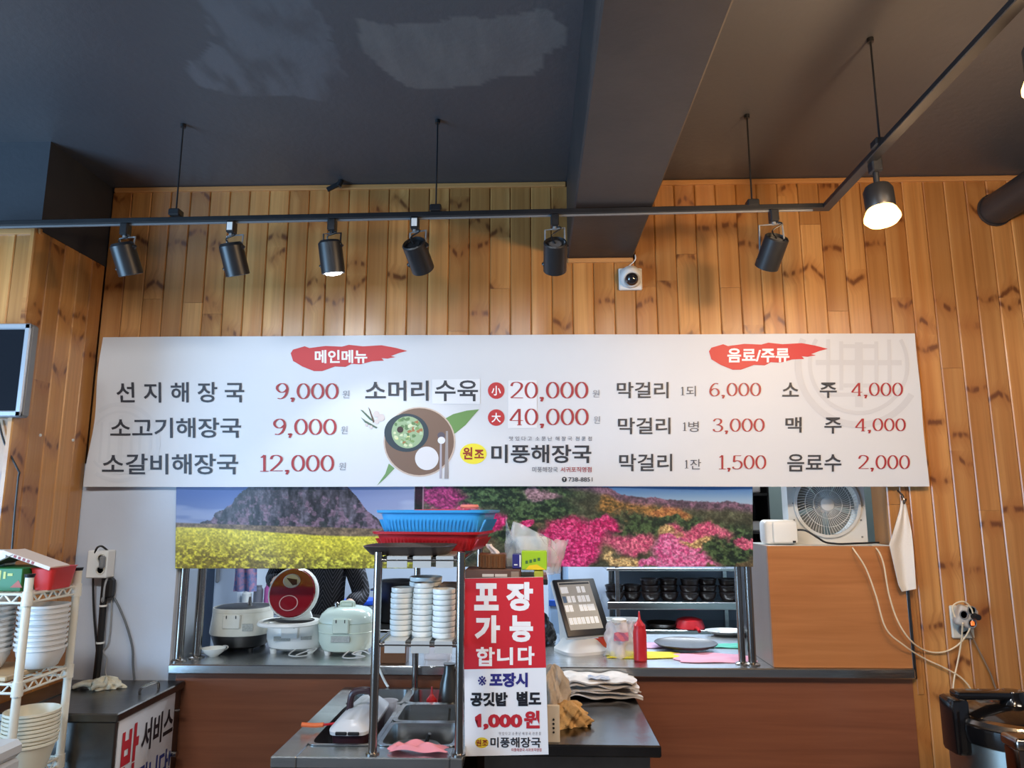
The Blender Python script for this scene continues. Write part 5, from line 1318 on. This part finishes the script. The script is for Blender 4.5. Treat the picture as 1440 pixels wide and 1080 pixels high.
for fa, fb, fz in ((.31, .52, .38), (.54, .76, .38)): obj('printed_stripe', B().box(((fa + fb) / 2 * w - w / 2, -.0006, fz * h), ((fb - fa) * w, .001, .30 * h)), mat('carton_print', (206, 192, 180), .5), t)
obj('printed_mark', B().box((.40 * w, -.0006, .5 * h), (.14 * w, .001, .6 * h)), mat('carton_mark', (150, 128, 112), .5), t)
zb2 = SDZ + .0005 + h + .001
t, w, h2 = pbox('tissue_box', 'carved brown wooden tissue box with a tissue sticking out', 672.5, 711, 775, 795, yb, .09, zb2, laminate('carved_wood', (120, 76, 40), (70, 42, 22), 2))
for i in range(5): obj('carving', B().box((-w / 2 + w * (i + .5) / 5, -.001, h2 * .5), (w * .06, .004, h2 * .8), .0008), MATS['carved_wood'], t)
obj('tissue', B().grid(8, 8, lambda u, v: V(((u - .5) * .03 * (1 - .4 * v) + .004 * math.sin(v * 6) - .012 + .02 * (1 - v), .045 + .006 * math.sin(u * 7), h2 - .004 + .034 * v))).shell(.0008), mat('tissue_white', (226, 214, 212), .8), t, smooth=80)
t, w, h3 = pbox('snack_packet', 'navy and white packet between the tissue box and the green box', 720.5, 732.5, 776, 796, yb, .07, zb2, mat('navy_packet', (52, 52, 120), .35), 'packet')
obj('white_edge', B().box((w * .42, -.0008, h3 * .55), (w * .18, .001, h3 * .85)), WHITE, t); obj('printed_mark', B().box((-.1 * w, -.0008, .28 * h3), (w * .4, .001, h3 * .08)), WHITE, t)
t, w, h4 = pbox('tea_box', 'lime green tea box with a yellow corner behind the sign', 733.5, 769, 773.5, 800, yb, .06, zb2 - .004, mat('lime_carton', (160, 196, 40), .4))
obj('yellow_panel', B().poly([V((-.35 * w, -.0008, .02 * h4)), V((.45 * w, -.0008, .02 * h4)), V((.1 * w, -.0008, .30 * h4)), V((-.2 * w, -.0008, .25 * h4))]), mat('yellow_print', (238, 200, 40), .4), t)
for i in range(4): obj('printed_mark', B().box((-.30 * w + i * .16 * w, -.0008, (.42 + .05 * i) * h4), (w * .1, .001, h4 * .16)), mat('green_print', (70, 110, 60), .4), t)
t, w, h5 = pbox('small_packet', 'small olive packet under the lime green tea box', 751, 764, 801, 811.5, yb - .01, .05, SDZ + .0005, mat('olive_carton', (170, 170, 60), .5), 'packet')
# clear plastic bag over the boxes
pb0 = P(748, 812, yb + .14)
bagm = mat('cling_film', (232, 236, 240), .10, alpha=.30, bump=(45, .6))
bg = thing('plastic_bag', 'crumpled clear plastic bag behind the green tea box', 'bag', (pb0.x, yb + .14, SDZ + .0005))
def bag2(u, v):
    a = u * 6.2832; r1 = (.085 + .010 * math.sin(a * 5 + v * 9) + .006 * math.sin(a * 9)) * (1 - .30 * v ** 3); 
    return V((r1 * math.cos(a), r1 * .55 * math.sin(a), .002 + .145 * v - .03 * v * v * math.cos(a)))
obj('film', B().grid(48, 14, bag2), bagm, bg, smooth=80)
obj('film_peak', B().grid(10, 10, lambda u, v: V((-.088 + .085 * u * (1 - v * .7) + .0 * v, -.01 + .012 * math.sin(u * 9 + v * 4), .10 + v * (.095 * (1 - u))))), bagm, bg, smooth=80)
obj('napkin_pack', B().box((.0, .0, .075), (.11, .06, .10), .012, None, 2), mat('pale_napkins', (196, 200, 200), .6, vary=(30, (170, 176, 178))), bg)
obj('tied_end', B().grid(12, 10, lambda u, v: V((.075 + .03 * math.sin(u * 6.28) * (.5 + v * .5) + .02 * v, .03 * math.cos(u * 6.28) * (.5 + .5 * v), .01 + .10 * v + .008 * math.sin(u * 25 + v * 9)))), mat('white_film', (226, 224, 222), .25, alpha=.4, bump=(45, .5)), bg, smooth=80)
# bags, towels and a folder on the side table
BAGW = mat('folded_white_bags', (214, 206, 198), .5, vary=(16, (190, 180, 170)), bump=(30, .4))
bs_ = thing('bag_pile', 'pile of folded white carrier bags on the back of the side table', 'bags', (PZ(846, 985, ZI).x, PZ(846, 985, ZI).y + .08, ZI))
for k in range(5):
    rg = np.random.RandomState(40 + k); ph = rg.rand(4) * 6
    def fb(u, v, k=k, ph=ph):
        x = (u - .5) * (.285 - .008 * k) + .012 * math.sin(v * 7 + ph[0]); y = (v - .5) * .17 + .008 * math.sin(u * 11 + ph[1])
        return V((x, y, .016 + .0125 * k + .003 * math.sin(u * 17 + ph[2]) * math.sin(v * 9 + ph[3]) + .005 * math.sin(u * 5 + ph[3]) - .010 * max(0, abs(u - .5) - .38) * 8))
    obj('bag', B().grid(34, 16, fb).shell(.005), BAGW, bs_, smooth=80)
obj('blue_print', B().grid(8, 4, lambda u, v: V((-.005 + (u - .5) * .08, -.035 + (v - .5) * .05, .071 + .003 * math.sin(u * 12)))).shell(.001), mat('blue_bag_print', (120, 136, 166), .5, vary=(60, (196, 192, 190))), bs_, smooth=80)
def lump(name, label, loc, size, m, seed, cat='towel', n=44):
    rg = np.random.RandomState(seed); ph = rg.rand(8) * 6.28
    def f(u, v):
        a, e = u * 6.2832, v * 1.5708
        r_ = 1 + .16 * math.sin(a * 3 + e * 4 + ph[0]) + .12 * math.sin(a * 5 - e * 6 + ph[1]) + .09 * math.sin(a * 9 + e * 11 + ph[2]) + .07 * math.sin(a * 14 - e * 15 + ph[4]) + .04 * math.sin(a * 23 + e * 19 + ph[5])
        return V((size[0] * r_ * math.cos(a) * math.cos(e), size[1] * r_ * math.sin(a) * math.cos(e), size[2] * math.sin(e) * (1 + .15 * math.sin(a * 4 + ph[3]) * math.cos(e)) + .001))
    return tag(obj(name, B().grid(n * 2, n // 2, f), m, loc=loc, smooth=80), label, cat)
tq_ = PZ(800, 1022, ZI)
lump('crumpled_towel', 'crumpled tan towel on the side table beside the sign', (tq_.x, tq_.y + .03, ZI), (.064, .055, .070), mat('tan_towel', (206, 164, 104), .9, vary=(30, (180, 136, 80)), bump=(80, .4)), 5)
bq = PZ(776, 1000, ZI)
gb = thing('paper_folder', 'cream packet with a row of dots sticking out behind the sign', 'packet', (P(776, 1045, SGY + .03).x, SGY + .04, ZI))
obj('sheet', B().box((.003, .006, .05), (.044, .010, .11), .003), mat('cream_card', (206, 190, 166), .6), gb)
for i in range(4): obj('dot', B().cyl((.006, .0005, .028 + .012 * i), (.006, -.0008, .028 + .012 * i), .0032), BLACK, gb)
lump('plastic_bundle', 'crumpled cream plastic bundle squeezed between the sign and the bag pile', (P(778, 985, -.45).x, -.45, ZI), (.055, .07, .17), mat('cream_film', (196, 180, 160), .45, vary=(20, (170, 156, 138)), bump=(40, .5)), 8, 'bag')
lump('black_bag', 'black plastic bag on the counter behind the sign', PZ(770, 915, ZCT) + V((-.03, .18, 0)), (.06, .06, .14), mat('black_film', (24, 24, 28), .3), 12, 'bag')
# under-shelf things on the counter
o = obj('chopstick_box', B().box((0, .04, .043), (.105, .08, .086), .003), laminate('box_wood', (128, 84, 52), (96, 58, 34)), loc=PZ(551, 935, ZCT) + V((0, .02, 0))); tag(o, 'brown wooden box on the counter seen under the island rack', 'box')
o = obj('clear_tub', B().rings([[V((x, y, z)) for x, y in ell(a, b_, 24, 6)] for a, b_, z in ((.055, .045, 0), (.062, .05, .1), (.064, .052, .102), (.058, .046, .1), (.05, .04, .004), (.003, .003, .004))]), CLEAR, loc=PZ(612, 932, ZCT) + V((0, .09, 0))); tag(o, 'clear plastic tub on the counter behind the steel jug', 'tub')
b = B(); b.tube([PZ(529, 925, ZCT + .01), P(533, 940, -.045), P(541, 958, -.06), P(546, 966, -.07)], .005, 7); tag(obj('white_hose', b, WHITE, loc=P(546, 966, -.07), world=True), 'thin white hose hanging down the counter front behind the island', 'hose')

# ============================================================ LEFT: CABINET, SOCKETS, RACK
ZK = .86
k0 = PZ(166, 1004, ZK); KX1, KY0 = k0.x, k0.y
kx1b = P(262, 957, -.01).x
KX0 = XL + .01
cab = thing('rice_cabinet', 'low steel cabinet with a sign on its side in the left corner', 'cabinet', ((KX0 + KX1) / 2, KY0, 0))
obj('body', B().box2((KX0, KY0 + .012, .05), (KX1 - .012, -.012, ZK - .03), .003), STEELD, cab, world=True)
obj('top', B().box2((KX0, KY0, ZK - .0295), (KX1, -.008, ZK), .004), STEELD, cab, world=True)
obj('lid_seam', B().box2((KX0 + .13, KY0 + .10, ZK), (KX0 + .136, -.03, ZK + .004)), STEELD, cab, world=True)
hp = PZ(214, 972, ZK)
obj('lid_handle', B().tube([hp + V((-.02, -.05, 0)), hp + V((-.018, -.045, .022)), hp + V((-.0, .03, .026)), hp + V((.004, .04, 0))], .005, 8), CHROME, cab, world=True)
for x in (KX0 + .04, KX1 - .05):
    for y in (KY0 + .05, -.06): obj('foot', B().cyl((x, y, 0), (x, y, .052), .02), BLACK, cab, world=True)
fx_ = KX1 - .012 + .003
def ksn(px, py, layer=0):
    p_ = PX(px, py, fx_); p_.x += .0006 * layer; return p_
kp = [ksn(168.5, 1010), ksn(247, 973.5), ksn(246, 1150), ksn(165, 1290)]
zlo = .36
ya, yb_ = kp[0].y, kp[1].y
obj('sign_board', B().box2((KX1 - .0118, ya, zlo), (fx_, yb_, min(kp[0].z, kp[1].z))), mat('cabinet_sign_white', (214, 210, 210), .4), cab, world=True, smooth=0)
ztop = min(kp[0].z, kp[1].z)
class FlatPrint(Print): pass
def kfn(u, v, layer=0): return V((fx_ + .0006 * layer, ya + (yb_ - ya) * u, ztop - v))          # u along the board 0..1, v metres down
kpr = Print(cab, kfn)
def ktext(body, u0, u1, v0, v1, col, bold): kpr.text(body, (u0, v0, u1, v1), col, bold)
def kuv(px, py): p_ = PX(px, py, fx_); return (p_.y - ya) / (yb_ - ya), ztop - p_.z
u0, v0 = kuv(172, 1038); u1, _ = kuv(196, 1025); _, v1 = kuv(175, 1120)
ktext('밥', u0, u1, .035, .26, (176, 34, 44), .03)
u0, _ = kuv(198, 1050); u1, _ = kuv(241, 1040)
ktext('서비스', u0, u1, .045, .155, (34, 32, 38), .03)
ktext('됩니다!', u0 - .02, u1, .195, .295, (40, 60, 130), .03)
for zz, r_ in ((.60, .012), (.76, .006)): obj('knob', B().cyl((KX1 - .012, -.06, zz), (KX1 + .012, -.06, zz), r_), CHROME, cab, world=True)
# crumpled glove on the cabinet
gq = PZ(140, 968, ZK)
gv = thing('work_glove', 'crumpled cream work glove lying on the steel cabinet', 'glove', (gq.x, gq.y, ZK + .0005))
GL = mat('cream_knit', (222, 214, 190), .9, vary=(50, (200, 190, 164)), bump=(120, .4))
def glf(u, v):
    a, e = u * 6.2832, v * 1.5708
    r_ = 1 + .22 * math.sin(a * 3 + 1) + .14 * math.sin(a * 7 + e * 5) + .10 * math.sin(a * 11 - e * 8)
    return V((.058 * r_ * math.cos(a) * math.cos(e) + .02, .036 * r_ * math.sin(a) * math.cos(e), .036 * math.sin(e) * (1 + .25 * math.sin(a * 5)) + .001))
obj('palm', B().grid(64, 14, glf), GL, gv, smooth=80)
for k, (x0, y0, x1, y1) in enumerate(((-.02, -.02, -.085, -.03), (-.025, -.004, -.095, -.008), (-.02, .012, -.085, .018), (-.01, .024, -.06, .036), (.03, -.025, .0, -.055))):
    obj('finger', B().tube([(x0, y0, .016), ((x0 + x1) / 2, (y0 + y1) / 2 + .006 * (k % 2), .020), (x1, y1, .009)], lambda f: .0095 - .002 * f, 8), GL, gv, smooth=80)
# sockets and adapter in the corner
sk_ = thing('socket_box', 'white surface socket box on the corner beside the white wall', 'socket', P(150, 792, -.003))
obj('box', B().box((-.006, -.03, 0), (.085, .058, .11), .004), WHITE, sk_)
for dz in (-.022, .024): obj('outlet', B().lathe([(.018, 0), (.018, .004), (.014, .004), (.013, 0), (.002, 0)], (.012, -.060, dz), 18, V((0, -1, 0)).to_track_quat('Z', 'Y').to_matrix()), OFFW, sk_)
obj('plug', B().box((.024, -.072, .01), (.018, .026, .05), .006), GREY, sk_)
ad = thing('power_adapter', 'black power adapter hanging under the white socket box', 'adapter', P(158, 826, -.003))
obj('body', B().box((0, -.022, 0), (.038, .036, .078), .008), BLACK, ad); obj('cable', B().tube([(-.006, -.03, .045), (.0, -.055, .01), (-.004, -.05, -.045), (-.02, -.03, -.045), (-.022, -.02, .02)], .004, 7), mat('grey_cable', (150, 152, 154), .45), ad)
GC = MATS['grey_cable']; DG = mat('dark_grey_cable', (92, 96, 100), .45)
cord('dark grey cord curving down the white wall to the steel cabinet', [(160, 840, -.01), (168, 855, -.01), (178, 880, -.01), (186, 910, -.01), (187, 935, -.012), (189, 956, -.02)], DG, .0042)
cord('thin grey cord hanging beside the dark cord on the white wall', [(157, 842, -.01), (156, 870, -.01), (152, 905, -.01), (143, 915, -.012), (150, 925, -.012), (148, 945, -.015), (152, 956, -.02)], GC, .0028)
cord('black cable arching from the socket box down the corner', [(152, 775, -.03), (142, 768, -.06), (134, 776, -.06), (131, 810, -.03), (132, 860, -.016), (136, 910, -.014), (138, 950, -.02)], BLACK, .0042, 'black_cable')
cv = thing('cable_bundle', 'thick black cable bundle strapped down the corner below the socket box', 'cables', P(141, 958, -.02))
obj('bundle', B().tube([P(148, 812, -.022), P(145, 850, -.022), P(141, 900, -.022), P(137, 940, -.022), P(135, 957, -.022)], .013, 10, 3), BLACK, cv, world=True)
for py in (853, 905): obj('cable_tie', B().lathe([(.0135, 0), (.0155, 0), (.0155, .007), (.0135, .007)], P(145 - (py - 853) * .08, py, -.022), 16, None, False, False), WHITE, cv, smooth=35).data.transform(Matrix.Translation(-V(cv.location)))

# wire rack
WW = mat('white_coated_wire', (226, 222, 208), .4)
YF_ = YB - .07
XRK = P(97, 935, YF_).x
YN_ = PX(26, 955, XRK).y
XRL = XRK - .50
rk = thing('wire_rack', 'white wire shelf rack standing at the left edge', 'rack', (XRK, YN_, 0))
zs = [P(105, 824, YF_).z, P(95, 938, YF_).z, P(86, 1064, YF_).z]
for x in (XRK, XRL):
    for y in (YF_, YN_):
        po = obj('post', B().cyl((x, y, .02), (x, y, zs[0] + .052), .0125, .0125, 14), WW, rk, world=True)
        for nm_, mm_, a_, b2 in (('post_cap', BLACK, zs[0] + .052, zs[0] + .062), ('foot', BLACK, 0, .022)):
            obj(nm_, B().cyl((x, y, a_), (x, y, b2), .0135 if nm_ == 'post_cap' else .012, .016 if nm_ == 'post_cap' else .014, 14), mm_, po).data.transform(Matrix.Translation(-V(rk.location)))
for z in zs:
    sh = obj('shelf', B().box2((XRL, YN_ - .0, z - .0015), (XRL + .004, YF_, z + .0015)), WW, rk, world=True)
    g = B()
    for (xa, ya_), (xb, yb3) in (((XRK, YN_), (XRK, YF_)), ((XRL, YN_), (XRL, YF_)), ((XRL, YN_), (XRK, YN_)), ((XRL, YF_), (XRK, YF_))):
        g.cyl((xa, ya_, z), (xb, yb3, z), .004, .004, 8); g.cyl((xa, ya_, z - .026), (xb, yb3, z - .026), .004, .004, 8)
        n_ = 10 if xa == xb else 20
        for i in range(n_):
            f0, f1_ = i / n_, (i + 1) / n_; za, zb_ = (z, z - .026) if i % 2 else (z - .026, z)
            g.cyl((xa + (xb - xa) * f0, ya_ + (yb3 - ya_) * f0, za), (xa + (xb - xa) * f1_, ya_ + (yb3 - ya_) * f1_, zb_), .0028, .0028, 6)
    o = obj('edge_truss', g, WW, sh); o.data.transform(Matrix.Translation(-V(rk.location))); o['kind'] = 'stuff'
    g = B()
    for i in range(19):
        x = XRL + (XRK - XRL) * (i + .5) / 19; g.cyl((x, YN_, z + .001), (x, YF_, z + .001), .002, .002, 6)
    o = obj('deck_wires', g, WW, sh); o.data.transform(Matrix.Translation(-V(rk.location))); o['kind'] = 'stuff'
    for x in (XRK, XRL):
        for y in (YF_, YN_): obj('collar', B().cyl((x, y, z - .034), (x, y, z + .008), .0165, .0155, 14), WW, sh).data.transform(Matrix.Translation(-V(rk.location)))
# top shelf: cartons and a red basket
ym = (YF_ + YN_) / 2
zt1 = zs[0] + .0035
gx_ = P(25, 820, ym).x
t = thing('green_carton', 'green printed carton on the top shelf of the wire rack', 'box', (gx_ - .03, ym, zt1)); 
GBX = mat('green_carton', (34, 110, 56), .45)
obj('carton', B().box((-.03, 0, .036), (.25, .15, .072), .002), GBX, t)
for i, (dx, dz, w_, h_) in enumerate(((.02, .05, .012, .03), (.038, .05, .008, .022), (.056, .052, .016, .008), (-.03, .05, .02, .02))): obj('printed_mark', B().box((dx, -.0755, dz), (w_, .001, h_)), mat('carton_yellow', (190, 196, 110), .5), t)
obj('printed_leaf', B().poly([V((.06, -.0757, .012)), V((.1, -.0757, .012)), V((.085, -.0757, .035))]), mat('carton_red_print', (170, 80, 60), .5), t)
t = thing('red_tub', 'red plastic tub right of the green carton on the wire rack', 'tub', (P(74, 826, ym + .02).x, ym + .02, zt1))
obj('tub', B().rings([[V((x, y, z)) for x, y in ell(a, b_, 28, 7)] for a, b_, z in ((.028, .055, 0), (.040, .066, .066), (.044, .070, .070), (.038, .064, .070), (.026, .053, .004), (.003, .003, .004))]), mat('red_tub_plastic', (206, 48, 46), .4), t)
t = thing('open_carton', 'open white carton leaning on top of the green carton', 'box', (gx_ + .0, ym + .0, zt1 + .0725))
rx = Matrix.Rotation(R(18), 3, 'Y')
obj('panel', B().box((.055, .0, .022), (.17, .1, .012), .001, rx), mat('white_carton', (222, 206, 196), .55), t)
for i in range(5): obj('printed_mark', B().box(V((.055, -.0505, .022)) + rx @ V((-.04 + .016 * i, 0, .0)), (.009, .001, .008), 0, rx), mat('red_print', (150, 60, 50), .5), t)
obj('flap', B().box((-.03, .0, .022), (.09, .1, .004), .001, Matrix.Rotation(R(-24), 3, 'Y')), mat('grey_flap', (120, 112, 98), .6), t)
obj('panel', B().box((-.1, .03, .026), (.09, .05, .05), .001), WHITE, t)
# middle shelf: a board with bowls
zt2 = zs[1] + .0035
bd = obj('wooden_board', B().box((0, 0, .008), (XRK - XRL - .06, YF_ - YN_ - .03, .016), .003), laminate('pale_board', (206, 176, 138), (188, 156, 116)), loc=((XRK + XRL) / 2 - .02, ym, zt2)); tag(bd, 'pale wooden board on the middle shelf of the wire rack', 'board')
def soup(r_): return B().rings([[V((x, y, z)) for x, y in ell(a, a, 28, 2.6)] for a, z in ((r_ * .62, 0), (r_ * .70, .004), (r_ * .90, .040), (r_ * .935, .055), (r_, .0575), (r_, .066), (r_ * .96, .066), (r_ * .88, .042), (r_ * .6, .008), (.003, .008))])
MEL = mat('white_melamine', (222, 222, 220), .3)
o = obj('melamine_bowl', soup(.070), MEL); stack('melamine_bowl', o, (P(54, 936, ym + .03).x, ym + .03, zt2 + .0165), 9, .0165, 'white melamine bowl, %s of the right stack on the wire rack', 'bowl', 'melamine bowls on the wire rack')
o = obj('melamine_bowl', soup(.076), MEL); stack('melamine_bowl', o, (P(54, 936, ym + .03).x - .156, ym - .02, zt2 + .0165), 11, .0165, 'white melamine bowl, %s of the left stack on the wire rack', 'bowl', 'melamine bowls on the wire rack')
# bottom shelf: cream bowls
zt3 = zs[2] + .0035
o = obj('cream_bowl', B().lathe([(.05, 0), (.054, .003), (.0745, .076), (.080, .079), (.080, .086), (.077, .0865), (.072, .068), (.05, .006), (.003, .006)], (0, 0, 0), 30), mat('cream_melamine', (226, 220, 200), .35))
stack('cream_bowl', o, (P(48, 1068, ym).x - .015, ym - .01, zt3), 9, .0115, 'cream bowl, %s of the stack on the bottom rack shelf', 'bowl', 'cream bowls on the bottom rack shelf')
# pale chest at the bottom-left corner
ZW = .95
w1 = PZ(36.5, 1037, ZW)
ch = thing('white_chest', 'pale white chest cabinet in the bottom left corner', 'cabinet', (w1.x - .3, w1.y, 0))
CHW = mat('pale_grey_enamel', (200, 206, 212), .35)
obj('body', B().box2((-.29, -.7, .02), (.296, -.004, ZW - .045), .008), CHW, ch); obj('lid', B().box2((-.3, -.71, ZW - .043), (.3, .0, ZW), .012), CHW, ch)
obj('plinth', B().box2((-.27, -.68, 0), (.27, -.03, .021)), BLACK, ch)

# ============================================================ RIGHT: LARGE RICE COOKER ON A STAND
PYc = -.5
pc = P(1412, 1020, PYc)
RC = .205
pcx = P(1343, 1040, PYc).x + RC
zr = P(1412, 1019, PYc - RC * .9).z
big = thing('large_rice_cooker', 'large steel rice cooker with a black lid and handle at the right edge', 'rice cooker', (pcx, PYc, zr - .36))
SHB = mat('glossy_black', (16, 15, 16), .15, coat=.5)
obj('body', B().lathe([(RC - .02, 0), (RC - .004, .01), (RC - .004, .27), (RC - .01, .275)], (0, 0, 0), 48), mat('satin_steel', (170, 172, 166), .3, 1, bump=(50, .03), stretch=(1, 1, 12)), big)
obj('collar', B().lathe([(RC - .003, .27), (RC + .004, .274), (RC + .010, .30), (RC + .010, .325), (RC, .335)], (0, 0, 0), 48, None, False, False), SHB, big)
obj('chrome_ring', B().lathe([(RC + .008, .328), (RC + .010, .334), (RC + .002, .345), (RC - .015, .35)], (0, 0, 0), 48, None, False, False), CHROME, big)
obj('lid', B().lathe([(RC - .012, .345), (RC - .03, .356), (RC - .09, .375), (.04, .384), (.002, .385)], (0, 0, 0), 48, None, False), SHB, big)
hl = B(); hl.box((-RC - .004, -.02, .315), (.055, .09, .17), .014, None, 2); obj('handle_block', hl, SHB, big)
hb2 = B(); hb2.box((-RC * .52, -.02, .405), (RC * .98, .055, .026), .008, None, 2); obj('handle_bar', hb2, SHB, big)
obj('knob', B().lathe([(.05, .375), (.036, .395), (.034, .41), (.03, .418), (.002, .42)], (-.02, -.02, 0), 24), SHB, big)
for a in (30, 150, 270): obj('foot', B().cyl((.15 * math.cos(R(a)), .15 * math.sin(R(a)), -.02), (.15 * math.cos(R(a)), .15 * math.sin(R(a)), .004), .018), BLACK, big)
zst = zr - .36 - .02
st_ = thing('cooker_stand', 'steel stand under the large rice cooker', 'stand', (pcx, PYc, 0))
obj('top', B().box((0, -.02, zst - .0165), (.52, .50, .03), .004), STEELD, st_)
for sx in (-1, 1):
    for sy in (-1, 1): obj('leg', B().cyl((sx * .23, sy * .21 - .02, 0), (sx * .23, sy * .21 - .02, zst - .032), .016), CHROME, st_)
lx = P(1430, 1070, PYc - .26)
lt_ = thing('chrome_dispenser', 'chrome dispenser with a dark top in the bottom right corner', 'dispenser', (P(1441, 1060, -.83).x, -.83, 0))
zd = P(1440, 1036, -.83).z
obj('body', B().box((0, 0, (zd - .02) / 2), (.075, .07, zd - .02), .012, None, 2), mat('brown_chrome', (120, 98, 84), .15, 1), lt_); obj('cap', B().box((0, 0, zd - .012), (.085, .08, .034), .012, None, 3), CHROME, lt_)
obj('window', B().box((0, -.041, zd - .014), (.05, .004, .02), .003), BLACK, lt_)
